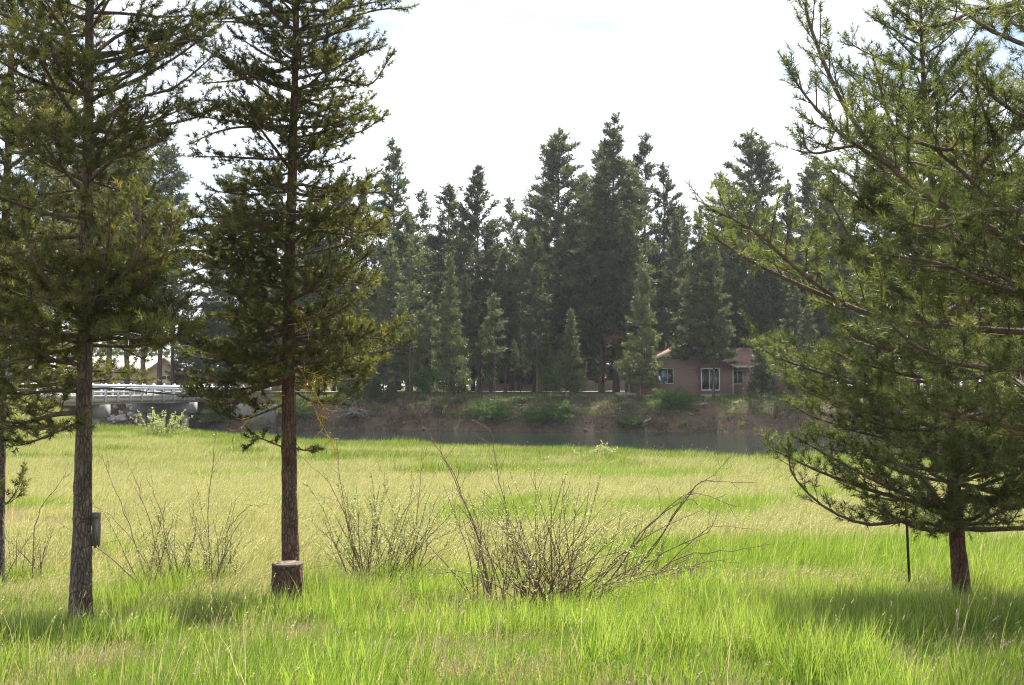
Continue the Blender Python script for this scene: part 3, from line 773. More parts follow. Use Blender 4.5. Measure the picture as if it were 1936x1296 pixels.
# tree D: near pine whose trunk stands outside the right edge; boughs reach into the frame
prmD = dict(sec_sp=0.075, sec_len=0.36, sh_sp=0.05, sh_len=0.125, nn=48, nl=0.064, nw=0.0046)
dD = 7.6
bD = np.array([P(2130, 735, dD)[0], dD, 0.0]); bD[2] = gz(bD[0], bD[1])
D = Pine('overhanging_pine_tree', 'near pine whose long needled boughs reach in from the right edge', bD, M['needle_blue'], M['bark_red'], prmD)
topD = np.array([bD[0] - 0.1, dD, 8.2])
D.trunk([bD - [0, 0, 0.15], bD + [0.02, 0, 2.5], bD + [-0.05, 0, 5], topD], 0.13, 0.015, 1.25)
HD = [([(2120, 632, dD), (1936, 628, dD - 0.2), (1800, 618, dD - 0.3), (1680, 605, dD - 0.4), (1560, 560, dD - 0.5), (1440, 505, dD - 0.5), (1350, 450, dD - 0.5)], 0.026, dict(start=0.08, sec_len=0.62, up=0.28)),
      ([(1600, 575, dD - 0.45), (1520, 520, dD - 0.7), (1430, 440, dD - 0.8), (1345, 395, dD - 0.8)], 0.012, dict(start=0.2, sec_len=0.38, up=0.28, var_add=0.1)),
      ([(2120, 540, dD), (1936, 470, dD - 0.3), (1860, 425, dD - 0.4), (1750, 370, dD - 0.5), (1660, 290, dD - 0.6), (1590, 190, dD - 0.6), (1535, 60, dD - 0.6), (1522, 5, dD - 0.6)], 0.026, dict(start=0.25, sec_len=0.62, up=0.28)),
      ([(1690, 320, dD - 0.55), (1600, 260, dD - 0.9), (1530, 190, dD - 1.0), (1490, 130, dD - 1.0)], 0.011, dict(start=0.2, sec_len=0.35, up=0.28)),
      ([(1640, 270, dD - 0.55), (1590, 280, dD - 0.9), (1540, 290, dD - 1.0), (1515, 270, dD - 1.0)], 0.010, dict(start=0.2, sec_len=0.3, up=0.28)),
      ([(2120, 320, dD), (1936, 332, dD - 0.1), (1850, 318, dD - 0.2), (1822, 285, dD - 0.2), (1770, 280, dD - 0.3), (1690, 240, dD - 0.4), (1655, 130, dD - 0.4)], 0.024, dict(start=0.35, sec_len=0.62, up=0.28)),
      ([(1850, 318, dD - 0.2), (1880, 270, dD - 0.4), (1860, 210, dD - 0.5), (1840, 150, dD - 0.5)], 0.014, dict(start=0.2, sec_len=0.5, up=0.28)),
      ([(2120, 420, dD), (1950, 400, dD - 0.7), (1850, 400, dD - 1.0), (1780, 430, dD - 1.2), (1700, 420, dD - 1.3)], 0.020, dict(start=0.3, sec_len=0.55)),
      ([(2120, 720, dD), (1936, 700, dD - 0.6), (1820, 690, dD - 0.9), (1740, 660, dD - 1.1), (1690, 620, dD - 1.2)], 0.020, dict(start=0.3, sec_len=0.55)),
      ([(2120, 830, dD), (1980, 800, dD - 0.5), (1880, 780, dD - 0.8), (1800, 790, dD - 1.0), (1730, 760, dD - 1.1)], 0.020, dict(start=0.3, sec_len=0.5)),
      ([(2120, 250, dD), (1990, 240, dD - 0.5), (1900, 200, dD - 0.6), (1850, 150, dD - 0.6)], 0.020, dict(start=0.25, sec_len=0.55, up=0.28)),
      ([(2120, 560, dD), (1980, 560, dD - 0.5), (1880, 540, dD - 0.8), (1780, 500, dD - 1.0), (1660, 480, dD - 1.1)], 0.020, dict(start=0.3, sec_len=0.5)),
      ([(2120, -80, dD - 0.3), (1936, 2, dD - 0.9), (1850, 18, dD - 1.1), (1790, 45, dD - 1.2), (1765, 50, dD - 1.2)], 0.016, dict(start=0.35, sec_len=0.2, up=0.0)),
      ([(2120, 0, dD - 0.3), (1990, 25, dD - 0.9), (1920, 28, dD - 1.1), (1900, 60, dD - 1.2)], 0.012, dict(start=0.4, sec_len=0.18, up=0.0))]
for pix, r, kw in HD:
    D.hero(pix, r, n=20, **kw)
D.whorls(bD[2] + 1.7, topD[2] - 0.2, 0.36, 4, lambda t: 2.1 - 1.5 * t, lambda t: 0.15 + 0.6 * t, 4.9,
         az_ok=lambda a, h: abs((a % (2 * math.pi)) - math.pi) < 1.5 or rng.random() < 0.4)
D.finish()

# ------------------------------------------------------------------ stump, board, posts
st = hit(543, 1168); dS = st[1]
root = empty('tree_stump', tuple(st))
tag(root, 'cut tree stump with pale weathered top in front of the lichen pine', 'stump')
zt = float(P(543, 1066, dS)[2]) - st[2]
n, sides = 16, 36
th = np.arange(sides) / sides * 2 * np.pi
hh = np.linspace(-0.12, zt, n)
acc = Acc()
rr = 0.185 * (1 + 0.16 * np.exp(-np.maximum(hh, 0) / 0.15))
nzv = 1 + 0.14 * (vnoise(th[None, :] * 3.5 + 1, hh[:, None] * 2.5, 55) - 0.5) + 0.12 * (vnoise(th[None, :] * 9, hh[:, None] * 7, 57) - 0.5)
nzv[:, -1] = nzv[:, 0]
vv = np.stack([rr[:, None] * nzv * np.cos(th), rr[:, None] * nzv * np.sin(th), np.repeat(hh[:, None], sides, 1)], -1)
i = np.arange(n - 1)[:, None]; j = np.arange(sides)[None]; j2 = (j + 1) % sides
acc.add(vv.reshape(-1, 3), quad=np.stack([i * sides + j, i * sides + j2, (i + 1) * sides + j2, (i + 1) * sides + j], -1).reshape(-1, 4))
acc.obj('bark', M['bark_red'], root, smooth=True)
acc = Acc()
ring = vv[-1] * np.array([1.02, 1.02, 1]); rows = []
for q, (f, dz) in enumerate([(1.0, -0.012), (1.0, 0.0), (0.95, 0.010), (0.82, 0.008), (0.5, -0.006), (0.2, 0.004), (0.02, 0.0)]):
    rows.append(np.stack([ring[:, 0] * f, ring[:, 1] * f, zt + dz + 0.012 * (vnoise(th * 5, np.full(sides, q * 1.7), 66) - 0.5)], -1))
m = len(rows); i = np.arange(m - 1)[:, None]
acc.add(np.concatenate(rows), quad=np.stack([i * sides + j, i * sides + j2, (i + 1) * sides + j2, (i + 1) * sides + j], -1).reshape(-1, 4))
acc.obj('cut_top', M['cut_wood'], root)

pb_ = P(182, 1000, dA + 0.03)
root = empty('weathered_board', tuple(pb_))
tag(root, 'short weathered grey board fixed upright beside the left pine trunk', 'board')
acc = Acc()
zb0, zb1 = float(P(182, 1037, dA)[2]) - pb_[2], float(P(182, 970, dA)[2]) - pb_[2]
prof = [(-0.045, zb1), (0.045, zb1), (0.046, zb1 * 0.55), (0.038, zb1 * 0.42), (0.047, zb1 * 0.25), (0.045, zb0 * 0.75), (0.03, zb0 * 0.95), (0.015, zb0 * 0.78), (-0.01, zb0 * 1.02), (-0.03, zb0 * 0.86), (-0.045, zb0 * 0.92)]
acc.prism([(a, -0.014, b) for a, b in prof], (0, 0.028, 0))
acc.obj('plank', M['board'], root)
acc = Acc()
acc.tube([(-0.24, -0.10, zb1 - 0.06), (-0.10, -0.135, zb1 - 0.055), (0.0, -0.05, zb1 - 0.05), (0.03, -0.02, zb1 - 0.05)], 0.006, 6)
acc.obj('tie_wire', M['steel_dark'], root, smooth=True)

fp = hit(1722, 1140)
root = empty('fence_post', tuple(fp))
tag(root, 'thin dark steel fence post standing left of the bushy pine trunk', 'post')
zt = float(P(1714, 940, fp[1])[2]) - fp[2]
acc = Acc()
acc.obox((-0.025, 0, zt / 2 - 0.1), (0.018, 0, 0), (0, 0.003, 0), (-0.025, 0, zt / 2 + 0.1))
acc.obox((-0.025, 0.021, zt / 2 - 0.1), (0.003, 0, 0), (0, 0.018, 0), (-0.025, 0, zt / 2 + 0.1))
acc.obj('shaft', M['steel_dark'], root)
for k in range(14):
    acc = Acc(); zz = 0.25 + k * (zt - 0.3) / 14; xo = -0.05 * (zz + 0.1) / (zt + 0.1) + 0.003
    acc.obox((xo - 0.003, -0.008, zz), (0.009, 0, 0), (0, 0.005, 0), (0, 0, 0.012))
    acc.obj('stud', M['steel_dark'], root)

sp = hit(1306, 1122)
root = empty('short_post', tuple(sp))
tag(root, 'short grey wooden stake in the grass right of the willow clump', 'post')
zt = float(P(1306, 1076, sp[1])[2]) - sp[2]
acc = Acc(); acc.tube([(0, 0, -0.1), (0.005, 0, zt * 0.5), (0.012, 0, zt)], [0.028, 0.027, 0.024], 9, rough=0.08)
acc.obj('stake', M['board'], root, smooth=True)
acc = Acc(); acc.tube([(0.012, 0, zt - 0.02), (0.012, 0, zt + 0.006), (0.012, 0, zt + 0.012)], [0.026, 0.025, 0.012], 9)
acc.obj('cut_end', M['cut_wood'], root)

# ------------------------------------------------------------------ willow shrubs
def leaf_cloud(acc, pts, ln, w, dirs=None):
    m = len(pts)
    if not m: return
    d = unit(rng.normal(size=(m, 3)) + np.array([0, 0, 0.5])) if dirs is None else dirs
    sd = unit(np.cross(d, unit(rng.normal(size=(m, 3)))))
    l = ln * (0.6 + 0.7 * rng.random(m))[:, None]
    a = pts; c = pts + d * l; b = pts + d * l * 0.45 + sd * w / 2; e = pts + d * l * 0.45 - sd * w / 2
    v = np.stack([a, b, c, e], 1).reshape(-1, 3)
    acc.add(v, quad=np.arange(4 * m).reshape(-1, 4), var=np.repeat(rng.random(m), 4))

def willow(name, label, base_px, spread, heroes, nst, hrange, fan, leaves, leaf_lo=0.4, stem_r=0.009, twig=6, leaf_sz=0.036, tone='willow_stem'):
    """base_px: pixel of the root crown; heroes: (px, py, depth offset) lists; fan: lateral lean range in metres per metre"""
    b = hit(*base_px)
    root = empty(name, tuple(b)); tag(root, label, 'shrub', 'willow shrubs in the meadow grass')
    lf = Acc()
    def stem(path, r, nleaf, ntw):
        acc = Acc(); n = len(path)
        acc.tube(path, np.linspace(r, max(0.0022, r * 0.25), n), 5, cap=False)
        seg = path[-1] - path[0]
        P0 = []
        for k in range(ntw):
            t = rng.uniform(0.35, 0.97); kk = min(int(t * (n - 1)), n - 2)
            q = path[kk] + (path[kk + 1] - path[kk]) * rng.random()
            tg = unit(path[kk + 1] - path[kk])
            tw = limb_path(q, tg + rng.normal(0, 0.5, 3), rng.uniform(0.12, 0.45) * (1.2 - 0.5 * t), 5, 0.3, 0.12)
            acc.tube(tw, np.linspace(max(0.0022, r * 0.3), 0.0016, 5), 4, cap=False)
            for e in range(nleaf):
                f = rng.random(); k2 = min(int(f * 4), 3)
                P0.append(tw[k2] + (tw[k2 + 1] - tw[k2]) * rng.random())
        for e in range(nleaf * 2):
            t = rng.uniform(leaf_lo, 1.0); kk = min(int(t * (n - 1)), n - 2)
            P0.append(path[kk] + (path[kk + 1] - path[kk]) * rng.random())
        if P0:
            leaf_cloud(lf, np.array(P0) - b, leaf_sz, leaf_sz * 0.36)
        o = acc.obj('stem', M[tone], smooth=True)
        put_under(o, root)
    for hp, r in heroes:
        pts = [P(px, py, b[1] + dd) for px, py, dd in hp]
        pts[0][2] = gz(pts[0][0], pts[0][1]) - 0.05
        pth = catmull(pts, 14); pth[2:] += rng.normal(0, 0.012, (12, 3))
        stem(pth, r, 0 if rng.random() < 0.6 else 2, 7)
    for k in range(nst):
        ox = rng.normal(0, spread); oy = rng.normal(0, spread * 0.8)
        p0 = np.array([b[0] + ox, b[1] + oy, 0]); p0[2] = gz(p0[0], p0[1]) - 0.05
        lean = rng.uniform(*fan) + ox * 0.5
        h = rng.uniform(*hrange)
        d = np.array([lean * 0.75, rng.uniform(-0.35, 0.35), 1.0])
        stem(limb_path(p0, d, h * np.linalg.norm(d) ** 0.5, 9, -0.25 - 0.5 * abs(lean), 0.07), stem_r * rng.uniform(0.6, 1.3), leaves, twig)
    if lf.n:
        lf.obj('leaf_spray', M['willow_leaf'], root)['kind'] = 'stuff'
    return root

willow('willow_shrub', 'largest willow clump, dense dark stems at the centre of the grass', (1040, 1165), 0.20,
       [([(1090, 1150, 0), (1180, 1060, -0.1), (1230, 990, 0), (1310, 935, 0.1), (1390, 960, 0.2)], 0.012),
        ([(1080, 1150, 0), (1150, 1080, 0.1), (1220, 1000, 0.3), (1300, 945, 0.4), (1320, 957, 0.5)], 0.011)],
       90, (0.7, 1.9), (-0.95, 1.15), 9, twig=4, leaf_sz=0.036, leaf_lo=0.7)
willow('willow_shrub', 'willow with long bare stems arching right, beside the largest clump', (1180, 1130), 0.18,
       [([(1165, 1130, 0), (1230, 1040, 0.1), (1310, 925, 0.2), (1345, 912, 0.3), (1425, 912, 0.3)], 0.014),
        ([(1168, 1130, 0), (1232, 1038, 0.1), (1305, 930, 0.2), (1340, 905, 0.2), (1362, 885, 0.2), (1398, 848, 0.2)], 0.009),
        ([(1175, 1128, 0), (1240, 1055, -0.1), (1330, 1010, -0.2), (1360, 960, -0.2)], 0.010),
        ([(1185, 1128, 0), (1270, 1060, 0), (1350, 1045, 0), (1420, 1035, 0), (1460, 1030, 0)], 0.010),
        ([(1190, 1125, 0), (1280, 1080, 0.1), (1345, 1062, 0.1), (1400, 1065, 0.1)], 0.009),
        ([(1180, 1125, 0), (1260, 1070, 0.2), (1340, 1000, 0.3), (1400, 1000, 0.3)], 0.009)],
       30, (0.5, 1.3), (0.2, 1.7), 2, twig=5)
willow('willow_shrub', 'tall twiggy willow stems just left of the largest clump', (935, 1150), 0.14,
       [([(930, 1140, 0), (905, 1030, 0), (880, 950, 0.1), (850, 885, 0.1), (830, 860, 0.1)], 0.012),
        ([(935, 1140, 0), (900, 1010, -0.1), (850, 890, 0), (815, 830, 0.1), (800, 808, 0.1)], 0.010),
        ([(955, 1140, 0), (958, 1050, 0), (960, 980, 0), (940, 880, 0.1), (930, 820, 0.2), (905, 790, 0.2)], 0.009),
        ([(900, 1120, 0), (870, 1090, -0.2), (825, 1085, -0.3), (800, 1075, -0.3)], 0.008)],
       20, (0.8, 1.7), (-0.5, 0.4), 4)
willow('willow_shrub', 'leafy willow clump between the lichen pine and the largest clump', (715, 1125), 0.20,
       [([(705, 1115, 0), (665, 1010, 0), (645, 960, 0.1), (610, 900, 0.2), (560, 855, 0.2)], 0.009),
        ([(700, 1115, 0), (655, 980, 0), (640, 870, 0.1), (635, 790, 0.1)], 0.008),
        ([(765, 1110, 0), (785, 1000, 0), (795, 900, 0.1), (805, 850, 0.1)], 0.008),
        ([(780, 1110, 0), (805, 1040, 0), (830, 1015, 0), (870, 1000, 0.1)], 0.008),
        ([(690, 1110, 0), (660, 1080, 0), (620, 1070, 0), (580, 1075, 0.1)], 0.007)],
       52, (0.8, 1.9), (-0.6, 0.55), 24, twig=5, leaf_sz=0.037, leaf_lo=0.45)
willow('willow_shrub', 'thin sparse willow stems growing between the two left pine trunks', (320, 1130), 0.28,
       [([(290, 1120, 0), (250, 1010, 0), (215, 920, 0.1), (190, 860, 0.1)], 0.009),
        ([(300, 1120, 0), (262, 1040, 0.2), (215, 980, 0.3), (175, 950, 0.3)], 0.007),
        ([(320, 1120, 0), (285, 990, 0.1), (260, 920, 0.2), (240, 870, 0.2)], 0.008),
        ([(335, 1120, 0), (310, 1000, 0.1), (290, 930, 0.2), (275, 900, 0.2)], 0.007),
        ([(345, 1120, 0), (358, 1060, 0), (370, 990, 0.1), (362, 950, 0.1)], 0.008)],
       22, (0.7, 1.7), (-0.6, 0.3), 14, leaf_sz=0.037)
willow('willow_shrub', 'upright bare willow stems left of the stump, brown seed clusters at the top', (400, 1120), 0.18,
       [([(398, 1110, 0), (393, 1000, 0), (398, 920, 0.1), (405, 850, 0.1), (408, 790, 0.1)], 0.008),
        ([(390, 1110, 0), (385, 1040, 0), (375, 1000, 0.1)], 0.008),
        ([(425, 1110, 0), (430, 1010, 0), (470, 960, 0.1), (510, 955, 0.1)], 0.007)],
       22, (0.5, 1.5), (-0.35, 0.5), 10, leaf_sz=0.037)
willow('willow_shrub', 'crossing bare willow stems at the far left beside the pine trunk', (55, 1120), 0.20,
       [([(60, 1065, 0), (68, 990, 0), (85, 950, 0.1), (110, 915, 0.1), (138, 890, 0.1)], 0.008),
        ([(110, 1110, 0), (60, 1065, 0.1), (20, 1025, 0.2), (-10, 990, 0.2)], 0.010),
        ([(35, 1120, 0), (60, 1070, 0), (75, 1050, 0)], 0.008)],
       12, (0.4, 1.1), (-0.4, 0.4), 3)
willow('willow_shrub', 'small pale leafy shrub far out in the meadow near the river', (1135, 880), 0.3, [], 26, (0.5, 0.95), (-0.6, 0.6), 8, leaf_sz=0.12, stem_r=0.012)
willow('willow_shrub', 'pale yellow-green shrub in front of the bridge pier', (308, 832), 0.45, [], 40, (1.0, 2.3), (-0.4, 0.4), 8, leaf_sz=0.13, stem_r=0.014)

# ------------------------------------------------------------------ bridge
BR = lambda d, off=0.0, z=0.0: np.array([-29.9 + 0.18 * (d - 103), d, z]) + np.array([-0.984, 0.177, 0]) * off
bd = unit(np.array([0.18, 1, 0])); bt = np.array([-0.984, 0.177, 0]); bz = np.array([0, 0, 1.0])
WD = 5.9
DZ = 0.86
root = empty('road_bridge', tuple(BR(95, 0, DZ)))
tag(root, 'concrete road bridge with steel guardrails crossing the river at left', 'bridge')
def bpart(name, acc, mat, parent=None, smooth=False):
    o = acc.obj(name, mat, smooth=smooth)
    if parent is None: put_under(o, root)
    else:
        o.parent = parent; o.matrix_parent_inverse.identity()
        o.location = Vector((0, 0, 0))
    return o
d0, d1 = 78.0, 113.0
acc = Acc()
mid = BR((d0 + d1) / 2, WD / 2, DZ - 0.14); hl = (d1 - d0) / 2 / bd[1]
acc.obox(mid, bd * hl, bt * WD / 2, bz * 0.14)
bpart('deck', acc, M['concrete'])
for off in (0.35, 1.9, 3.9, 5.5):
    acc = Acc(); acc.obox(BR((d0 + d1) / 2, off, DZ - 0.28 - 0.10), bd * (hl - 0.3), bt * 0.18, bz * 0.098)
    bpart('girder', acc, M['concrete'])
for off in (0.14, WD - 0.14):
    acc = Acc(); acc.obox(BR((d0 + d1) / 2, off, DZ + 0.102), bd * (hl - 0.05), bt * 0.12, bz * 0.10)
    bpart('kerb', acc, M['concrete'])
for dc in (88.0, 103.0):
    acc = Acc(); acc.obox(BR(dc, WD / 2 - 0.1, DZ - 0.49 - 0.5), bd * 0.45, bt * (WD / 2 + 0.15), bz * 0.5)
    cap = bpart('pier_cap', acc, M['concrete_dark'])
    for off in (0.75, WD - 0.9):
        c = BR(dc, off, 0); zb = min(gz(c[0], c[1]), -3.0) - 0.3
        acc = Acc(); th = np.linspace(zb, DZ - 1.485, 6)
        acc.tube([(c[0], c[1], z) for z in th], 0.34, 16)
        bpart('column', acc, M['concrete'], cap, smooth=True)
acc = Acc(); acc.obox(BR(112.2, WD / 2, -0.9), bd * 0.5, bt * (WD / 2 + 0.6), bz * 1.25)
ab = bpart('abutment', acc, M['concrete'])
w0, w1 = P(385, 760, 107.6), P(520, 760, 103.6)
acc = Acc(); dirw = unit(np.array([w1[0] - w0[0], w1[1] - w0[1], 0])); nw = np.array([-dirw[1], dirw[0], 0])
acc.prism([np.array([w0[0], w0[1], -2.3]), np.array([w1[0], w1[1], -2.0]), np.array([w1[0], w1[1], 0.1]), np.array([w0[0], w0[1], 0.55])], nw * 0.4)
bpart('wing_wall', acc, M['concrete_dark'])
for off, nm in ((0.12, 'near'), (WD - 0.12, 'far')):
    acc = Acc()
    prof = [(0.0, 0.62), (0.085, 0.68), (0.085, 0.75), (0.0, 0.80), (0.085, 0.85), (0.085, 0.92), (0.0, 0.98)]
    s = -1 if nm == 'near' else 1
    a = BR(d0, off, DZ + 0.2); b_ = BR(d1 + 8, off, DZ + 0.2); b_[2] -= 0.25
    ring = [(p * 1.0 + 0.05) for p, _ in prof]
    va = np.array([a + bt * s * (p + 0.26) + bz * h for p, h in prof]); vb = np.array([b_ + bt * s * (p + 0.26) + bz * h for p, h in prof])
    k = len(prof)
    th = bt * (-s) * 0.02
    acc.add(np.concatenate([va, vb, va + th, vb + th]), quad=[(q, q + 1, k + q + 1, k + q) for q in range(k - 1)] + [(2 * k + q, 3 * k + q, 3 * k + q + 1, 2 * k + q + 1) for q in range(k - 1)] + [(0, k, 3 * k, 2 * k), (k - 1, 2 * k + k - 1, 3 * k + k - 1, 2 * k - 1)])
    rail = bpart('guardrail', acc, M['galv'])
    acc = Acc()
    acc.obox(BR((d0 + d1) / 2, off + 0.10 * s, DZ + 0.50) , bd * hl, bt * 0.045, bz * 0.07)
    bpart('lower_rail', acc, M['galv'], rail)
    for dd in np.arange(d0 + 0.6, d1 + 7, 1.88):
        acc = Acc()
        top = DZ + 0.2 + 1.02 - (0.25 * max(0, dd - d1) / 8)
        zb = DZ - 0.30 if dd < d1 else gz(*BR(dd, off)[:2]) - 0.2
        acc.obox(BR(dd, off + 0.20 * s if dd < d1 else off, (top + zb) / 2), bd * 0.10, bt * 0.05, bz * (top - zb) / 2)
        bpart('post', acc, M['galv'], rail)

# riprap on the far bank under the bridge
def rock_mesh(seed):
    r = np.random.default_rng(seed)
    import bmesh
    bm = bmesh.new(); bmesh.ops.create_icosphere(bm, subdivisions=2, radius=1.0)
    sc = np.array([1.0, r.uniform(0.65, 0.9), r.uniform(0.5, 0.75)])
    nrm = unit(r.normal(size=(9, 3))); off = r.uniform(0.55, 0.85, 9)
    for v in bm.verts:
        p = np.array(v.co)
        for q, o_ in zip(nrm, off):
            e = p @ q - o_
            if e > 0: p = p - q * e * 0.92
        v.co = p * sc
    m = bpy.data.meshes.new('rock'); bm.to_mesh(m); bm.free(); m.materials.append(M['rock'])
    return m
rocks = [rock_mesh(s) for s in range(6)]
for k in range(46):
    px = rng.uniform(172, 292); py = rng.uniform(770, 803)
    h_ = hit(px, py, 95)
    o = bpy.data.objects.new('riprap_boulder', rocks[k % 6]); COL.objects.link(o)
    sc = rng.uniform(0.28, 0.62)
    o.location = h_ + np.array([0, 0, sc * 0.2]); o.scale = (sc,) * 3; o.rotation_euler = (rng.uniform(-.4, .4), rng.uniform(-.4, .4), rng.uniform(0, 6.28))
    tag(o, 'grey riprap boulder on the bank beneath the bridge', 'boulder', 'riprap boulders beneath the bridge')

# ------------------------------------------------------------------ houses
def window(root, x0, x1, z0, z1, y, nm='window', frame='trim', mull=(), curtain=None, fw=0.07, floor=True):
    """opening facing -Y: dark room, curtain, frame bars, panes"""
    acc = Acc(); acc.box((x0, y - 0.012, z0), (x1, y - 0.004, z1)); win = acc.obj(nm, M['dark_room'], root)
    acc = Acc()
    acc.box((x0 - fw, y - 0.09, z1), (x1 + fw, y - 0.003, z1 + fw)); acc.box((x0 - fw, y - 0.09, z0 - fw), (x1 + fw, y - 0.003, z0))
    acc.box((x0 - fw, y - 0.088, z0 + 0.001), (x0, y - 0.003, z1 - 0.001)); acc.box((x1, y - 0.088, z0 + 0.001), (x1 + fw, y - 0.003, z1 - 0.001))
    for mx in mull:
        acc.box((mx - 0.03, y - 0.07, z0 + 0.001), (mx + 0.03, y - 0.02, z1 - 0.001))
    acc.obj('frame', M[frame], win)
    if curtain:
        acc = Acc()
        c0, c1 = curtain; n = max(6, int((c1 - c0) / 0.06)); xx = np.linspace(c0, c1, n + 1)
        yy = y - 0.03 - 0.006 * np.cos(np.arange(n + 1) * np.pi)
        v = np.concatenate([np.stack([xx, yy, np.full(n + 1, z0 + 0.02)], -1), np.stack([xx, yy, np.full(n + 1, z1 - 0.02)], -1)])
        acc.add(v, quad=[(q, q + 1, n + 2 + q, n + 1 + q) for q in range(n)])
        acc.obj('curtain', M['curtain'], win)
    edges = [x0] + list(mull) + [x1]
    for a, b in zip(edges[:-1], edges[1:]):
        acc = Acc(); acc.box((a + 0.01, y - 0.056, z0 + 0.005), (b - 0.01, y - 0.050, z1 - 0.005)); acc.obj('pane', M['glass'], win)
    return win

def slab(acc, a, b, c, d, th):
    """roof plane from four corners, thickness th downwards"""
    p = np.array([a, b, c, d], float)
    acc.prism(p, (0, 0, -th))

HX0, HX1 = P(1211, 735, 103)[0], P(1386, 735, 103)[0]
HZ0 = 1.12
house = empty('brown_house', ((HX0 + HX1) / 2, 103, HZ0))
tag(house, 'single-storey mauve-brown house with gabled front across the river', 'house')
hc = (HX0 + HX1) / 2
x0, x1 = HX0 - hc, HX1 - hc
EV, RG = 2.62, 4.72
acc = Acc()
acc.prism([(x0, 0, -0.4), (x1, 0, -0.4), (x1, 0, EV), (0, 0, RG - 0.02), (x0, 0, EV)], (0, 9.5, 0))
wall = acc.obj('wall', M['wall_pink'], house)
acc = Acc(); sl = (RG - EV) / (x1); ov = 0.45
slab(acc, (x0 - ov, -0.5, EV - ov * sl + 0.12), (0, -0.5, RG + 0.12), (0, 10, RG + 0.12), (x0 - ov, 10, EV - ov * sl + 0.12), 0.12)
slab(acc, (0, -0.5, RG + 0.12), (x1 + ov, -0.5, EV - ov * sl + 0.12), (x1 + ov, 10, EV - ov * sl + 0.12), (0, 10, RG + 0.12), 0.12)
roof = acc.obj('roof', M['roof_brown'], house)
acc = Acc()
for sg in (-1, 1):
    e = np.array([sg * (x1 + ov), -0.545, EV - ov * sl]); r_ = np.array([0, -0.545, RG])
    acc.prism([e + [0, 0, -0.06], r_ + [0, 0, -0.06], r_ + [0, 0, 0.135], e + [0, 0, 0.135]], (0, 0.04, 0))
acc.obj('barge_board', M['trim'], roof)
acc = Acc()
for sx in (x0, x1): acc.box((sx - 0.06, -0.03, -0.2), (sx + 0.06, -0.002, EV - 0.05))
acc.obj('corner_trim', M['trim'], wall)
X = lambda px: P(px, 735, 103)[0] - hc
Zp = lambda py: float(P(1300, py, 103)[2]) - HZ0
window(house, X(1234), X(1272), Zp(725), Zp(698), 0, 'window', 'trim', (X(1244), X(1262)), (X(1244.6), X(1262)))
window(house, X(1327), X(1359), Zp(737), Zp(698), 0, 'sliding_door', 'white_frame', (X(1341), X(1348)), (X(1341), X(1356)), fw=0.09)
acc = Acc(); acc.box((X(1231) - 0.5, -0.05, -0.25), (X(1231) + 0.2, 0.3, -0.05)); acc.obj('vent', M['trim'], wall)
acc = Acc(); acc.box((X(1318), -1.3, -0.32), (X(1372), -0.01, 0.02))
for k in range(3): acc.box((X(1325), -1.3 - 0.28 * (k + 1), -0.36), (X(1355), -1.3 - 0.28 * k - 0.005, -0.03 - 0.1 * k))
acc.obj('porch_step', M['table_wood'], house)
# wing
wx0, wx1 = x1 + 0.01, X(1436)
acc = Acc(); acc.box((wx0, 3.0, -0.4), (wx1, 9.0, EV))
wing = acc.obj('wing_wall', M['wall_pink'], house)
acc = Acc()
slab(acc, (wx0 - 1.9, 2.3, EV - 0.05 + 0.14), (wx1 + 0.5, 2.3, EV - 0.05 + 0.14), (wx1 + 0.5, 6.0, RG - 0.15), (wx0 - 3.9, 6.0, RG - 0.15), 0.12)
slab(acc, (wx0 - 3.9, 6.0, RG - 0.15), (wx1 + 0.5, 6.0, RG - 0.15), (wx1 + 0.5, 9.7, EV + 0.09), (wx0 - 1.9, 9.7, EV + 0.09), 0.12)
acc.obj('wing_roof', M['roof_brown'], house)
acc = Acc(); acc.box((wx0, 2.24, EV - 0.10), (wx1 + 0.52, 2.295, EV + 0.10)); acc.obj('fascia', M['trim'], house)
window(house, wx0 + 0.5, wx0 + 1.5, 1.0, 2.2, 3.0, 'window', 'trim', (wx0 + 1.0,))
acc = Acc(); acc.tube([(-0.9, 7.5, RG - 0.6), (-0.9, 7.5, RG + 0.45)], 0.09, 10); acc.obj('vent_pipe', M['roof_brown'], house)

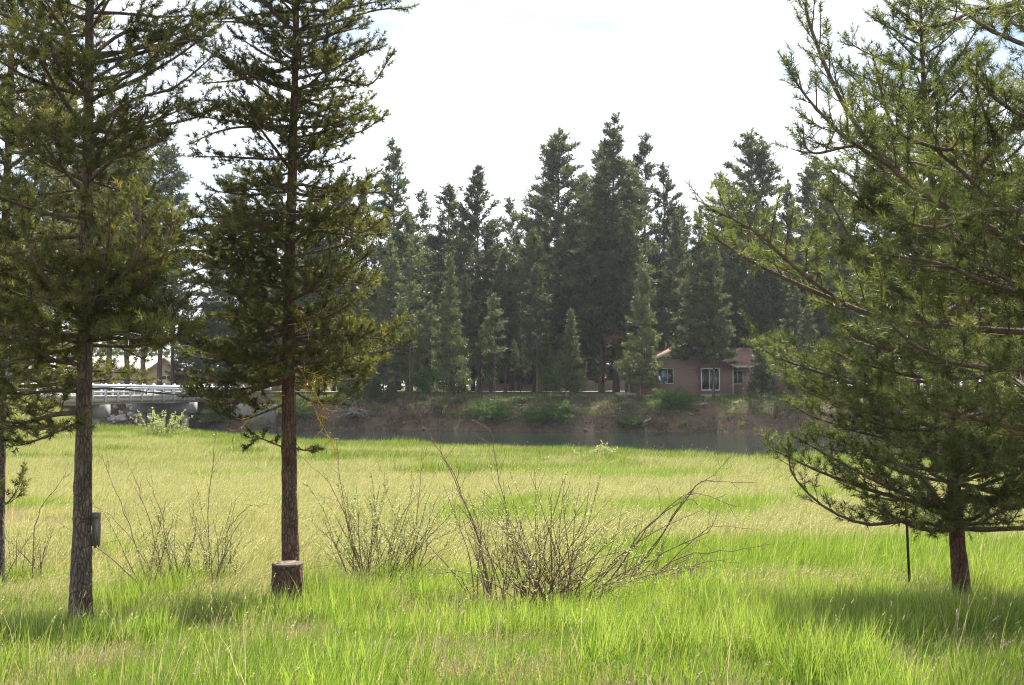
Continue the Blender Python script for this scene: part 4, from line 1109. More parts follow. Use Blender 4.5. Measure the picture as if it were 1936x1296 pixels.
def gable_house(name, label, cx, cy, zg, w, dpt, ev, rg, wallm, roofm, ridge='x', rot=0.0, garage=None, wins=()):
    root = empty(name, (cx, cy, zg)); root.rotation_euler = (0, 0, rot); tag(root, label, 'house')
    acc = Acc()
    if ridge == 'x':
        acc.prism([(-w / 2, 0, -0.4), (-w / 2, dpt, -0.4), (-w / 2, dpt, ev), (-w / 2, dpt / 2, rg - 0.02), (-w / 2, 0, ev)], (w, 0, 0))
    else:
        acc.prism([(-w / 2, 0, -0.4), (w / 2, 0, -0.4), (w / 2, 0, ev), (0, 0, rg - 0.02), (-w / 2, 0, ev)], (0, dpt, 0))
    acc.obj('wall', M[wallm], root)
    acc = Acc(); o = 0.5
    if ridge == 'x':
        s = (rg - ev) / (dpt / 2)
        for a, b in ((-o, 1), (dpt + o, -1)):
            slab(acc, (-w / 2 - o, a, ev - o * s + 0.12), (w / 2 + o, a, ev - o * s + 0.12), (w / 2 + o, dpt / 2, rg + 0.12), (-w / 2 - o, dpt / 2, rg + 0.12), 0.12)
    else:
        s = (rg - ev) / (w / 2)
        for a in (-1, 1):
            slab(acc, (a * (w / 2 + o), -o, ev - o * s + 0.12), (0, -o, rg + 0.12), (0, dpt + o, rg + 0.12), (a * (w / 2 + o), dpt + o, ev - o * s + 0.12), 0.12)
    rf = acc.obj('roof', M[roofm], root)
    acc = Acc()
    if ridge == 'x':
        acc.box((-w / 2 - o, -o - 0.04, ev - o * s - 0.08), (w / 2 + o, -o - 0.004, ev - o * s + 0.12))
    else:
        for a in (-1, 1):
            acc.prism([(a * (w / 2 + o), -o - 0.04, ev - o * s - 0.05), (0, -o - 0.04, rg - 0.05), (0, -o - 0.04, rg + 0.13), (a * (w / 2 + o), -o - 0.04, ev - o * s + 0.13)], (0, 0.035, 0))
    acc.obj('fascia', M['trim'], rf)
    if garage:
        gx0, gx1, gh = garage
        acc = Acc()
        for k in range(4): acc.box((gx0, -0.05, 0.02 + k * gh / 4), (gx1, -0.004, (k + 1) * gh / 4))
        g = acc.obj('garage_door', M['garage'], root)
        nP = 4
        for k in range(nP):
            a = gx0 + (k + 0.12) * (gx1 - gx0) / nP; b = gx0 + (k + 0.88) * (gx1 - gx0) / nP
            acc = Acc(); acc.box((a, -0.062, gh * 0.78), (b, -0.052, gh * 0.95)); acc.obj('pane', M['dark_room'], g)
    for (a, b, z0_, z1_) in wins: window(root, a, b, z0_, z1_, 0, 'window', 'trim', ((a + b) / 2,))
    return root
c = P(232, 735, 140)
gable_house('tan_house', 'tan house with pale roof seen above the bridge guardrail', c[0], 140, 1.1, 7.2, 7, 2.9, 4.7, 'wall_tan', 'roof_pale', 'x', 0.0, None, ((-2.4, -1.4, 1.0, 2.2),))
c = P(312, 735, 137)
gable_house('tan_garage', 'tan gabled garage with cream door right of the tan house', c[0], 137, 1.1, 4.4, 8, 2.75, 4.3, 'wall_tan', 'roof_pale', 'y', -0.08, (-0.4, 1.9, 2.2))
c = P(110, 735, 150)
gable_house('pale_roof_house', 'long house with white roof behind the far left pines', c[0], 150, 1.1, 12, 8, 2.7, 4.9, 'wall_tan', 'roof_pale', 'x', 0.05, None, ((-3, -1.6, 1.0, 2.2), (2, 3.4, 1, 2.2)))
c = P(455, 735, 152)
gable_house('hidden_white_roof_house', 'pale-roofed house glimpsed behind the lichen pine crown', c[0], 152, 1.1, 10, 8, 2.8, 4.6, 'wall_tan', 'roof_pale', 'x', -0.05, None, ((-2, -0.8, 1.0, 2.2),))
c = P(1515, 735, 114)
gable_house('reddish_roof_shed', 'small outbuilding with pinkish roof right of the brown house', c[0], 114, 1.2, 5.0, 5, 2.2, 3.6, 'wall_pink', 'roof_brown', 'x', 0.0, None, ((-1.2, -0.3, 0.9, 1.8),))
c = P(985, 735, 150)
gable_house('distant_tan_house', 'distant tan house glimpsed between forest trunks beyond the road', c[0], 150, 1.3, 11, 8, 2.7, 4.2, 'wall_tan', 'roof_brown', 'x', 0.0, None, ((-3, -1.6, 1.0, 2.2), (1, 2.4, 1, 2.2)))
c = P(1150, 735, 158)
gable_house('distant_pale_house', 'distant pale house glimpsed between the thick trunks', c[0], 158, 1.4, 9, 8, 2.7, 4.2, 'trim', 'roof_pale', 'x', 0.0, None, ((-2, -1, 1.0, 2.2),))

# utility wires
def wire(name, label, a, b, sag, r):
    t = np.linspace(0, 1, 24)[:, None]
    p = a * (1 - t) + b * t; p[:, 2] -= sag * 4 * (t[:, 0] * (1 - t[:, 0]))
    acc = Acc(); acc.tube(p, r, 6)
    tag(acc.obj(name, M['wire'], smooth=True), label, 'cable')
wire('utility_cable', 'pale utility cable running level above the bridge guardrail', P(-60, 657, 118), P(360, 654, 122), 0.12, 0.035)
wire('utility_cable', 'thin pale cable higher up among the far left pines', P(180, 572, 122), P(560, 566, 124), 0.15, 0.03)

# ------------------------------------------------------------------ far bank: root wad, logs, junipers, table
b = hit(665, 800, 90)
root = empty('root_wad', tuple(b)); tag(root, 'tangle of silvery dead roots on the far bank by the water', 'roots')
for k in range(15):
    a = rng.uniform(-0.3, math.pi + 0.3)
    d = np.array([math.cos(a), rng.uniform(-0.8, -0.1), 0.25 + math.sin(a) * 0.9])
    pth = limb_path(np.array([rng.uniform(-0.5, 0.5), 0, 0.9]), d, rng.uniform(0.9, 2.2), 8, -1.6, 0.22)
    acc = Acc(); acc.tube(pth, np.linspace(rng.uniform(0.07, 0.13), 0.025, 8), 7, rough=0.1, seed=k)
    for q in range(2):
        s2 = limb_path(pth[rng.integers(2, 6)], d + rng.normal(0, 0.8, 3), rng.uniform(0.4, 0.9), 5, -0.8, 0.2)
        acc.tube(s2, np.linspace(0.045, 0.015, 5), 5)
    acc.obj('root', M['dead_wood'], root, smooth=True)
acc = Acc(); acc.tube([(0, 0.9, 0.9), (0, 0.3, 0.95), (0, -0.15, 0.9)], [0.42, 0.5, 0.36], 12, rough=0.12); acc.obj('root_crown', M['bank_rock'], root, smooth=True)

def log(label, p0, p1, r, dz=0.05):
    a = hit(*p0, 85); b = hit(*p1, 85)
    if abs(a[1] - b[1]) > 2: b[1] = a[1] + 0.6; b[2] = gz(b[0], b[1])
    root = empty('log', tuple(a)); tag(root, label, 'log')
    path = catmull([np.zeros(3) + [0, 0, r + dz], (b - a) / 2 + [0, 0, r + dz + 0.03], b - a + [0, 0, r + dz]], 8)
    acc = Acc(); acc.tube(path, np.linspace(r, r * 0.7, 8), 9, rough=0.07); acc.obj('trunk_wood', M['dead_wood'], root, smooth=True)
    acc = Acc(); acc.tube(limb_path(path[4], (0.2, -0.3, 0.8), 0.5, 4, 0, 0.1), np.linspace(0.04, 0.02, 4), 5); acc.obj('branch_stub', M['dead_wood'], root)
log('pale driftwood log at the water edge below the lawn', (1214, 806), (1230, 800), 0.13)
log('short pale log lying on the bank right of the low juniper', (1322, 772), (1336, 770), 0.13)
log('brown log lying beside the thick trunks left of the house', (1165, 752), (1185, 744), 0.2)

def juniper(label, px, py, w_px, h_px, d=None, n=900, tall=False):
    b = hit(px, py, 88)
    root = empty('low_juniper_shrub', tuple(b)); tag(root, label, 'shrub', 'green shrubs on the far bank')
    w = w_px / FPX * b[1] / 2; h = h_px / FPX * b[1]
    fol = Acc(); wood = Acc()
    for k in range(46):
        a = rng.uniform(0, 6.283); e = rng.uniform(0.05, 1.2) if not tall else rng.uniform(0.5, 1.5)
        R_ = math.hypot(math.cos(e) * w, math.sin(e) * h) * rng.uniform(0.65, 1.08)
        d_ = np.array([math.cos(a) * math.cos(e) * w, math.sin(a) * math.cos(e) * w * 0.7, math.sin(e) * h])
        pth = limb_path(np.array([rng.normal(0, w * 0.12), rng.normal(0, w * 0.08), 0.05]), d_, np.linalg.norm(d_) * rng.uniform(0.7, 1.08), 8, -0.3 if not tall else 0.2, 0.10)
        wood.tube(pth, np.linspace(0.03, 0.008, 8), 4, cap=False)
        q = np.repeat(pth[2:], 9, 0) + rng.normal(0, 0.10, (54, 3)) * np.array([1, 1, 0.6])
        dd = unit(np.repeat(pth[2:] - pth[1:-1], 9, 0)) + rng.normal(0, 0.45, (54, 3))
        fol.needles(q, dd, 0.22, 8, 0.13, 0.035, var=rng.random(54))
    wood.obj('branchwork', M['far_bark'], root)['kind'] = 'stuff'; fol.obj('foliage', M['juniper'], root)
juniper('low spreading juniper on the far bank, left one of the middle pair', 926, 798, 105, 42)
juniper('low spreading juniper on the far bank, right one of the middle pair', 1042, 800, 112, 42)
juniper('green juniper mound on the bank in front of the brown house', 1270, 778, 98, 46)
juniper('round dark shrub against the wall right of the sliding door', 1384, 742, 36, 42, tall=True)
juniper('small green shrub at the water edge below the lawn', 1190, 812, 50, 14)
juniper('dark leafy shrub under the pines left of the thick trunks', 1085, 742, 50, 28, tall=True)
juniper('low dark bush by the road left of the tallest dark trunk', 660, 752, 60, 40, tall=True)
juniper('dull green bush on the bank beside the bridge wing wall', 560, 790, 90, 46)
juniper('dark bush at the foot of the abutment beyond the bridge pier', 420, 800, 110, 34)

b = hit(1056, 757, 90)
root = empty('picnic_table', tuple(b)); tag(root, 'weathered picnic table under the pines on the far bank', 'table')
for k in range(5):
    acc = Acc(); acc.box((-0.95, -0.37 + k * 0.15, 0.72), (0.95, -0.23 + k * 0.15, 0.76)); acc.obj('plank', M['table_wood'], root)
for s in (-1, 1):
    for q in range(2):
        acc = Acc(); ya = s * (0.62 + q * 0.15); acc.box((-0.95, ya - 0.065, 0.42), (0.95, ya + 0.065, 0.46)); acc.obj('bench_plank', M['table_wood'], root)
for x_ in (-0.7, 0.7):
    for s in (-1, 1):
        acc = Acc(); acc.obox((x_, s * 0.5, 0.36), (0.03, 0, 0), (0, 0.045, 0.0), (0, -s * 0.28, 0.36)); acc.obj('leg', M['table_wood'], root)
    acc = Acc(); acc.box((x_ - 0.075, -0.75, 0.34), (x_ - 0.035, 0.75, 0.415)); acc.obj('cross_beam', M['table_wood'], root)

b = np.array([P(842, 735, 121)[0], 121, 0.0]); b[2] = gz(b[0], b[1])
root = empty('roadside_marker', tuple(b)); tag(root, 'small bright yellow marker beside the road among the trunks', 'sign')
acc = Acc(); acc.tube([(0, 0, -0.1), (0, 0, 0.95)], 0.03, 8); acc.obj('post', M['galv'], root)
acc = Acc(); acc.prism([(-0.5, -0.06, 0.35), (0.45, -0.06, 0.35), (0.5, -0.06, 0.62), (0.3, -0.06, 0.95), (-0.4, -0.06, 0.95)], (0, 0.02, 0)); acc.obj('plate', M['yellow'], root)

# ------------------------------------------------------------------ far trees
def far_tree_mesh(H, crown0, wid, dens, shape, seed, mat, droop=0.0, gap=0.2, tuft=0.44, r0=0.26, upturn=0.25, nt=11):
    """unit prototypes in metres: returns trunk, branchwork, crown meshes"""
    r = np.random.default_rng(seed)
    tr, br, cr = Acc(), Acc(), Acc()
    n = 26
    hz = np.linspace(-0.6, H, n)
    wob = np.cumsum(r.normal(0, 0.03, (n, 2)), 0) * (H / 25); wob -= wob[1]
    path = np.stack([wob[:, 0], wob[:, 1], hz], -1)
    rad = r0 * (1 - 0.96 * np.clip(hz / H, 0, 1)) * (1 + 0.3 * np.exp(-np.maximum(hz, 0) / 0.5))
    tr.tube(path, rad, 10, rough=0.06, seed=seed)
    at = lambda z: np.array([np.interp(z, hz, path[:, 0]), np.interp(z, hz, path[:, 1]), z])
    pos, dr, ln = [], [], []
    b0, b1, br_ = [], [], []
    z = crown0 * H * 0.75
    while z < H * 0.985:
        t = (z - crown0 * H) / (H * (1 - crown0))
        live = t > 0
        tc_ = min(max(t, 0), 1)
        if shape == 'cone': prof = (1 - tc_) ** 0.85 + 0.03
        elif shape == 'column': prof = (min(1, (1 - tc_) * 1.9)) ** 0.65 * (0.55 + 0.45 * min(1, tc_ * 4 + 0.4)) + 0.03
        else: prof = math.sin(min(1, tc_ * 1.15 + 0.1) * math.pi * 0.93) ** 0.6 if tc_ < 0.85 else (1 - tc_) * 3.2 + 0.05
        nper = int(round(r.uniform(3.2, 5.4) * dens))
        for k in range(max(2, nper)):
            a = r.uniform(0, 6.283)
            if live and r.random() < gap: continue
            Lb = wid * prof * r.uniform(0.55, 1.2) if live else wid * r.uniform(0.15, 0.4)
            e = -droop + 0.15 + 0.75 * tc_ ** 2 + r.normal(0, 0.13)
            d = np.array([math.cos(a) * math.cos(e), math.sin(a) * math.cos(e), math.sin(e)])
            p0 = at(z + r.uniform(-0.25, 0.25))
            m = 5
            cur = [p0]; dd = d
            for q in range(m - 1):
                dd = unit(dd + np.array([0, 0, upturn / m * (1 if live else -1)]) + r.normal(0, 0.10, 3)); cur.append(cur[-1] + dd * Lb / (m - 1))
            cur = np.array(cur)
            b0 += list(cur[:-1]); b1 += list(cur[1:]); br_ += list(np.linspace(0.05, 0.015, m - 1) * min(1, Lb / 2 + 0.3))
            if not live: continue
            nt_ = max(3, int(Lb * nt))
            ts = r.uniform(0.22, 1.0, nt_) ** 0.75
            for tt in ts:
                kk = min(int(tt * (m - 1)), m - 2); f = tt * (m - 1) - kk
                q = cur[kk] * (1 - f) + cur[kk + 1] * f
                q = q + r.normal(0, 0.22, 3) * np.array([1, 1, 0.45]) * (0.4 + 0.5 * Lb / max(wid, 0.1))
                pos.append(q); dr.append(unit(dd + r.normal(0, 0.5, 3) + np.array([0, 0, 0.35]))); ln.append(tuft * r.uniform(0.5, 1.0))
        z += r.uniform(0.32, 0.6) * (H / 24) ** 0.5
    # leader
    for q in range(6):
        pos.append(at(H - 0.1 * q * H / 20)); dr.append(np.array([r.normal(0, .2), r.normal(0, .2), 1])); ln.append(tuft)
    global rng
    keep = rng; rng = r
    br.prisms(np.array(b0), np.array(b1), np.array(br_), np.array(br_) * 0.7)
    pos = np.array(pos)
    cl = np.clip(0.5 + 0.9 * (fbm(pos[:, 0] * 0.6 + pos[:, 2] * 0.45, pos[:, 1] * 0.6 + 3.1, seed, 3) - 0.5) + r.normal(0, 0.18, len(pos)), 0, 1)
    cr.needles(pos, np.array(dr), np.array(ln), 8, tuft * 0.72, tuft * 0.21, 30, 78, var=cl, up=0.1)
    rng = keep
    nm = 'far_pine_%d' % seed
    return tr.mesh(nm + '_trunk', M['far_bark'], True), br.mesh(nm + '_limbs', M['far_bark']), cr.mesh(nm + '_crown', mat), H

PROTO = {
    'P0': far_tree_mesh(26, 0.20, 3.5, 1.3, 'column', 101, M['far_needle'], gap=0.16),
    'P1': far_tree_mesh(26, 0.18, 3.7, 1.35, 'column', 102, M['far_needle'], gap=0.18),
    'P2': far_tree_mesh(24, 0.22, 3.2, 1.25, 'round', 103, M['far_needle'], gap=0.20),
    'P3': far_tree_mesh(25, 0.18, 3.9, 1.4, 'cone', 104, M['far_needle'], gap=0.14),
    'P4': far_tree_mesh(25, 0.26, 2.9, 1.05, 'column', 105, M['far_needle'], gap=0.30),
    'S0': far_tree_mesh(20, 0.35, 1.5, 1.0, 'column', 106, M['far_needle'], gap=0.35, r0=0.13),
    'S1': far_tree_mesh(14, 0.42, 1.3, 0.9, 'column', 107, M['far_needle'], gap=0.3, r0=0.11),
    'L0': far_tree_mesh(15, 0.12, 2.6, 1.5, 'cone', 108, M['far_light'], gap=0.12, droop=0.1, r0=0.17, tuft=0.38),
    'L1': far_tree_mesh(14, 0.10, 2.8, 1.5, 'cone', 109, M['far_needle'], gap=0.10, droop=0.15, r0=0.17, tuft=0.38),
    'L2': far_tree_mesh(13, 0.10, 2.5, 1.4, 'cone', 110, M['far_light'], gap=0.15, droop=0.35, r0=0.16, tuft=0.36, upturn=0.5),
    'Y0': far_tree_mesh(9, 0.10, 1.15, 1.5, 'cone', 111, M['far_light'], gap=0.05, r0=0.10, tuft=0.30, nt=18),
    'Y1': far_tree_mesh(6, 0.10, 1.1, 1.5, 'cone', 112, M['far_needle'], gap=0.08, r0=0.07, tuft=0.28, nt=18),
}

def far_tree(px, top, d, kind, w=1.0, label=None, group='pines across the river', base_px=None, name='pine_tree'):
    tm, lm, cm, H0 = PROTO[kind]
    bx = P(base_px or px, 735, d)[0]
    zg = gz(bx, d)
    H = float(P(px, top, d)[2]) - zg
    s = H / H0
    root = empty(name, (bx, d, zg))
    lean = (P(px, top, d)[0] - bx) / H
    root.rotation_euler = (0, lean, 0)
    tag(root, label, 'tree', group)
    rz = rng.uniform(0, 6.28)
    for nm, me in (('trunk', tm), ('branchwork', lm), ('crown', cm)):
        o = bpy.data.objects.new(nm, me); COL.objects.link(o); o.parent = root
        if nm == 'branchwork': o['kind'] = 'stuff'
        ws = s * w * 1.2 if nm != 'trunk' else max(s * w, 0.8 * s)
        o.scale = (ws, ws, s); o.rotation_euler = (0, 0, rz)
    return root

FT = [
 (110, 130, 140, 'P1', 1.0, 'distant pine behind the upper crown of the board pine'),
 (205, 185, 120, 'P0', 1.0, 'leftmost tall pine standing beyond the bridge guardrail'),
 (240, 225, 124, 'P2', 0.95, 'second tall pine from the left beyond the bridge guardrail'),
 (272, 250, 117, 'P4', 1.0, 'tall pine whose trunk stands before the tan house middle'),
 (302, 235, 122, 'P4', 1.0, 'tall thin-crowned pine whose trunk stands before the tan garage'),
 (328, 300, 132, 'S0', 1.3, 'thin sparse pine against the blue sky left of the lichen pine'),
 (352, 560, 134, 'L1', 0.8, 'short pine behind the garage in the sky gap'),
 (392, 560, 128, 'L1', 1.0, 'dense dark conifer above the bridge end in the sky gap'),
 (440, 330, 130, 'P1', 1.0, 'tall pine directly behind the left side of the lichen pine crown'),
 (478, 500, 124, 'P2', 0.9, 'mid-height pine behind the bridge wing wall'),
 (525, 330, 126, 'P0', 1.0, 'tall pine hidden behind the lichen pine trunk'),
 (600, 350, 120, 'P3', 0.9, 'pine showing just right of the lichen pine trunk'),
 (645, 330, 124, 'P1', 0.9, 'pine at the right edge of the lichen pine crown'),
 (692, 335, 122, 'P4', 0.9, 'sparse pine left of the first big peak in the forest'),
 (745, 265, 113, 'P3', 1.0, 'big pointed pine forming the leftmost high peak of the forest'),
 (735, 455, 107, 'L0', 0.9, 'lighter olive pine in front of the leftmost high peak'),
 (775, 470, 103, 'S0', 0.9, 'thin pale-trunked pine in front of the leftmost high peak'),
 (802, 365, 130, 'S0', 1.0, 'very thin spire-like pine right of the leftmost high peak'),
 (847, 350, 126, 'P2', 0.95, 'round-topped pine left of the pine with the tall black trunk'),
 (905, 318, 118, 'P0', 1.0, 'pine with a tall straight black trunk left of the forest middle'),
 (850, 488, 101, 'Y0', 0.72, 'slender bright young conifer on the far bank edge'),
 (815, 575, 104, 'S1', 1.0, 'small thin pine left of the slender bright young conifer'),
 (880, 520, 112, 'P2', 0.9, 'dark conifer behind the slender bright young conifer'),
 (965, 378, 138, 'P4', 0.85, 'pale distant pine in the low notch of the treeline'),
 (955, 470, 112, 'P2', 0.9, 'dull pine below the low notch of the treeline'),
 (1010, 440, 115, 'L1', 1.0, 'dark pine at the left foot of the second high peak'),
 (935, 560, 103, 'S1', 1.0, 'thin-stemmed pine on the bank above the left juniper'),
 (1015, 500, 103, 'P2', 0.9, 'dark low-branched pine above the gap between the junipers'),
 (1055, 248, 124, 'P1', 1.0, 'tall pine with a split tip forming the second high peak'),
 (1078, 588, 100, 'Y0', 1.0, 'small bright conical conifer beside the picnic table'),
 (1105, 330, 127, 'P2', 0.9, 'pine between the two highest peaks of the forest'),
 (1135, 345, 114, 'P0', 0.85, 'thick-trunked pine, leftmost of the cluster left of the house'),
 (1165, 222, 116, 'P3', 1.15, 'tallest pine of the forest, above the thick trunk cluster'),
 (1185, 400, 110, 'P2', 0.85, 'thick-trunked pine nearest the left corner of the house'),
 (1218, 258, 128, 'P4', 0.85, 'narrow high pine just right of the tallest pine'),
 (1256, 314, 127, 'P4', 0.85, 'high pine above the left half of the house roof'),
 (1290, 388, 133, 'P2', 0.8, 'thin pine at the right shoulder of the central forest'),
 (1214, 490, 101.3, 'L2', 0.72, 'olive drooping conifer at the left corner of the house'),
 (1322, 395, 101.3, 'P3', 0.85, 'dark pine in front of the house left of the sliding door'),
 (1349, 440, 100.6, 'P3', 0.8, 'dark pine in front of the sliding door'),
 (1422, 250, 117, 'P1', 1.05, 'tall broad pine behind the right end of the house'),
 (1395, 400, 121, 'P3', 0.85, 'pine behind the house wing roof'),
 (1440, 640, 99.5, 'Y1', 1.2, 'small dark young pine in front of the house wing'),
 (1485, 345, 120, 'P3', 0.9, 'pine right of the tall broad pine behind the house'),
 (1500, 520, 103, 'P3', 0.95, 'dark-trunked pine right of the house wing'),
 (1540, 300, 118, 'P1', 0.95, 'tall pine partly behind the overhanging boughs at right'),
 (1528, 580, 99, 'L1', 0.9, 'pine on the far bank edge behind the bushy pine tip'),
 (1598, 375, 113, 'L0', 1.1, 'yellowish pine seen through the overhanging boughs'),
 (1660, 300, 118, 'P0', 1.0, 'far pine screened by the middle of the overhanging boughs'),
 (1730, 340, 116, 'P3', 1.0, 'far pine screened by the bushy pine trunk line'),
 (1810, 310, 120, 'P1', 1.0, 'far pine behind the right part of the bushy pine'),
 (1890, 330, 114, 'P0', 1.0, 'far pine behind the bushy pine near the right edge'),
 (700, 690, 104, 'Y1', 1.3, 'small bushy young conifer above the dead root tangle'),
 (725, 640, 103, 'L1', 0.8, 'small dark conifer behind the young bushy one on the bank'),
 (40, 330, 130, 'P3', 1.0, 'far pine behind the leftmost pine crown'),
]
FT += [
 (770, 400, 119, 'P2', 0.9, 'pine filling the gap right of the leftmost high peak'),
 (875, 410, 122, 'P3', 0.85, 'pine between the round-topped pine and the black-trunked pine'),
 (930, 420, 124, 'P1', 0.85, 'pine directly right of the black-trunked pine'),
 (1030, 350, 130, 'P2', 0.85, 'pine at the left shoulder of the second high peak'),
 (1085, 400, 119, 'P3', 0.85, 'pine low between the two highest peaks'),
 (1140, 270, 124, 'P2', 0.8, 'pine at the left shoulder of the tallest pine'),
 (1195, 320, 121, 'P1', 0.85, 'pine at the right shoulder of the tallest pine'),
 (1275, 400, 118, 'P3', 0.85, 'dark pine rising behind the house gable'),
 (1365, 330, 126, 'P4', 0.9, 'thin-crowned pine in the sky gap left of the tall broad pine'),
 (1452, 400, 112, 'P2', 0.9, 'pine rising behind the house wing end'),
 (1575, 330, 124, 'P2', 0.9, 'pine in the gap under the upswept bough at right'),
]
for px, top, d, kd, w, lb in FT:
    far_tree(px, top, d, kd, w, lb)
# second row that fills the forest
for k, px in enumerate(list(range(560, 1330, 36)) + list(range(1350, 2000, 44)) + [20, 80, 420, 500] + list(range(580, 1990, 58))):
    far_tree(px + rng.uniform(-14, 14), rng.uniform(430, 540), rng.uniform(133, 150) if k < 41 else rng.uniform(155, 190), ['L1', 'P3', 'L1', 'P2', 'L1'][k % 5], 1.15,
             'indistinct background pine deep in the shaded forest behind the front row', 'background pines deep in the forest')
# small understory stems along the road
for k, px in enumerate([790, 826, 838, 866, 884, 912, 972, 984, 996, 1024, 1040]):
    far_tree(px, rng.uniform(610, 660), rng.uniform(103, 112), 'S1', 0.8, 'thin understory pine stem standing among the trunks by the road', 'thin understory pines by the road')

# leafy broadleaf showing bright green behind the black trunk
def broadleaf(label, px, top, py_w, d):
    bx = P(px, 735, d)[0]; zg = gz(bx, d); H = float(P(px, top, d)[2]) - zg
    root = empty('leafy_tree', (bx, d, zg)); tag(root, label, 'tree')
    w = py_w / FPX * d / 2
    tr, br, lf = Acc(), Acc(), Acc()
    tr.tube([(0, 0, -0.3), (0.05, 0, H * 0.3), (0.0, 0.05, H * 0.7)], [0.12, 0.09, 0.04], 8)
    for k in range(40):
        a = rng.uniform(0, 6.28); z = rng.uniform(0.12, 0.75) * H
        pth = limb_path((0.03, 0, z), (math.cos(a), math.sin(a), 0.7), rng.uniform(0.4, 1.0) * w, 6, 0.1, 0.15)
        br.tube(pth, np.linspace(0.03, 0.01, 6), 4, cap=False)
        q = np.repeat(pth[1:], 40, 0) + rng.normal(0, 0.30, (200, 3)); leaf_cloud(lf, q, 0.2, 0.12)
    tr.obj('trunk', M['far_bark'], root); br.obj('branchwork', M['far_bark'], root)['kind'] = 'stuff'; lf.obj('crown', M['leaf_green'], root)
broadleaf('bright green leafy tree right of the tall black trunk', 926, 575, 55, 124)
broadleaf('bright green leafy bush low behind the small conical conifer', 1045, 690, 60, 112)
broadleaf('green leafy bush by the road left of the black trunk', 800, 715, 90, 121)
# a rusty dead bough hanging on a thick-trunked pine
b = P(1168, 640, 108)
acc = Acc(); wood = Acc()
root = empty('dead_bough', tuple(b)); tag(root, 'rust-red dead bough hanging among the dark pines left of the house', 'branch')
for k in range(9):
    pth = limb_path((0.6, 0.6, 0.2), (rng.uniform(-1.4, 0.2), -0.3, rng.uniform(-0.25, 0.1)), rng.uniform(0.8, 2.2), 6, -0.3, 0.12)
    wood.tube(pth, np.linspace(0.03, 0.01, 6), 4)
    q = np.repeat(pth[1:], 8, 0) + rng.normal(0, 0.10, (40, 3))
    acc.needles(q, rng.normal(size=(40, 3)), 0.15, 5, 0.16, 0.03)
wood.obj('branchwork', M['far_bark'], root)['kind'] = 'stuff'; acc.obj('foliage', M['dead_needle'], root)

# a low dense wood far behind, closing the gaps between the trunks
m = 9000
x = rng.uniform(-150, 150, m); y = rng.uniform(195, 225, m)
hgt = 5.5 + 6 * fbm(x * 0.13, 4.4, 401, 3)
z = height(x, y) + hgt * rng.random(m) ** 0.8
acc = Acc()
acc.needles(np.stack([x, y, z], -1), rng.normal(0, 1, (m, 3)) + np.array([0, 0, 0.4]), 0.9, 8, 0.9, 0.42, var=np.clip(fbm(x * 0.4, z * 0.5, 402, 3) + rng.normal(0, 0.15, m), 0, 1))
tag(acc.obj('distant_woodland', M['far_needle']), 'low dark woodland seen between the trunks far behind the road', 'woodland', kind='stuff')

# ------------------------------------------------------------------ grass
PCOL = bpy.data.collections.new('grass_prototypes')          # not linked to the scene: only instanced
def clump(name, n, h, w, spread, lean, wind, mat, seeds=0, seed_mat=None, vlo=0.0, vhi=1.0, segs=3):
    acc = Acc(); m = n
    a = rng.uniform(0, 6.283, m); rr = spread * np.sqrt(rng.random(m))
    base = np.stack([rr * np.cos(a), rr * np.sin(a), np.full(m, -0.03)], -1)
    hh = h * rng.uniform(0.55, 1.15, m)
    ld = np.stack([np.cos(a) * lean * rng.uniform(0.2, 1.2, m) + wind * rng.uniform(0.5, 1.3, m) + rng.normal(0, 0.12, m), np.sin(a) * lean * rng.uniform(0.2, 1.2, m) + rng.normal(0, 0.12, m), np.zeros(m)], -1)
    fa = rng.uniform(0, 6.283, m); side = np.stack([np.cos(fa), np.sin(fa), 0 * fa], -1)
    rows = []
    for k in range(segs + 1):
        t = k / segs
        c = base + np.array([0, 0, 1.0]) * (hh * t * (1 - 0.22 * t * np.linalg.norm(ld, axis=1)))[:, None] + ld * (hh * t ** 1.9)[:, None]
        ww = w * (1 - t ** 1.6) * 0.5
        if k < segs:
            rows.append(c - side * ww); rows.append(c + side * ww)
        else: rows.append(c)
    nv = 2 * segs + 1
    v = np.stack(rows, 1).reshape(-1, 3)
    o = (np.arange(m) * nv)[:, None]
    quads = np.concatenate([np.array([[2 * k, 2 * k + 1, 2 * k + 3, 2 * k + 2]]) + o for k in range(segs - 1)]) if segs > 1 else None
    tris = np.array([[2 * segs - 2, 2 * segs - 1, 2 * segs]]) + o
    acc.add(v, tri=tris, quad=quads, var=np.repeat(rng.uniform(vlo, vhi, m), nv))
    if seeds:
        k = rng.integers(0, m, seeds); tip = rows[-1][k]; d = unit(ld[k] + np.array([0, 0, 0.45]))
        acc.needles(tip - d * 0.05, d, 0.07, 5, 0.022, 0.010, 15, 40, var=np.full(seeds, 1.0), up=0)
    me = acc.mesh(name, mat)
    o = bpy.data.objects.new(name, me); PCOL.objects.link(o)
kinds = []
for q in range(4): clump('clump_a%d' % q, 16, 0.40, 0.0105, 0.10, 0.30, 0.06, M['grass_green'])
for q in range(2): clump('clump_b%d' % q, 18, 0.34, 0.006, 0.12, 0.50, 0.15, M['grass_dry'], seeds=3)
for q in range(3): clump('clump_c%d' % q, 34, 0.46, 0.0085, 0.24, 0.28, 0.42, M['grass_meadow'], seeds=4, vlo=0.1)
for q in range(2): clump('clump_d%d' % q, 34, 0.42, 0.0095, 0.22, 0.30, 0.25, M['grass_green'], vlo=0.2)
for q in range(2): clump('clump_e%d' % q, 60, 0.55, 0.028, 0.42, 0.28, 0.32, M['grass_meadow'], vlo=0.0, segs=2)
for q in range(2): clump('clump_f%d' % q, 50, 0.60, 0.034, 0.40, 0.30, 0.15, M['grass_lush'], segs=2)
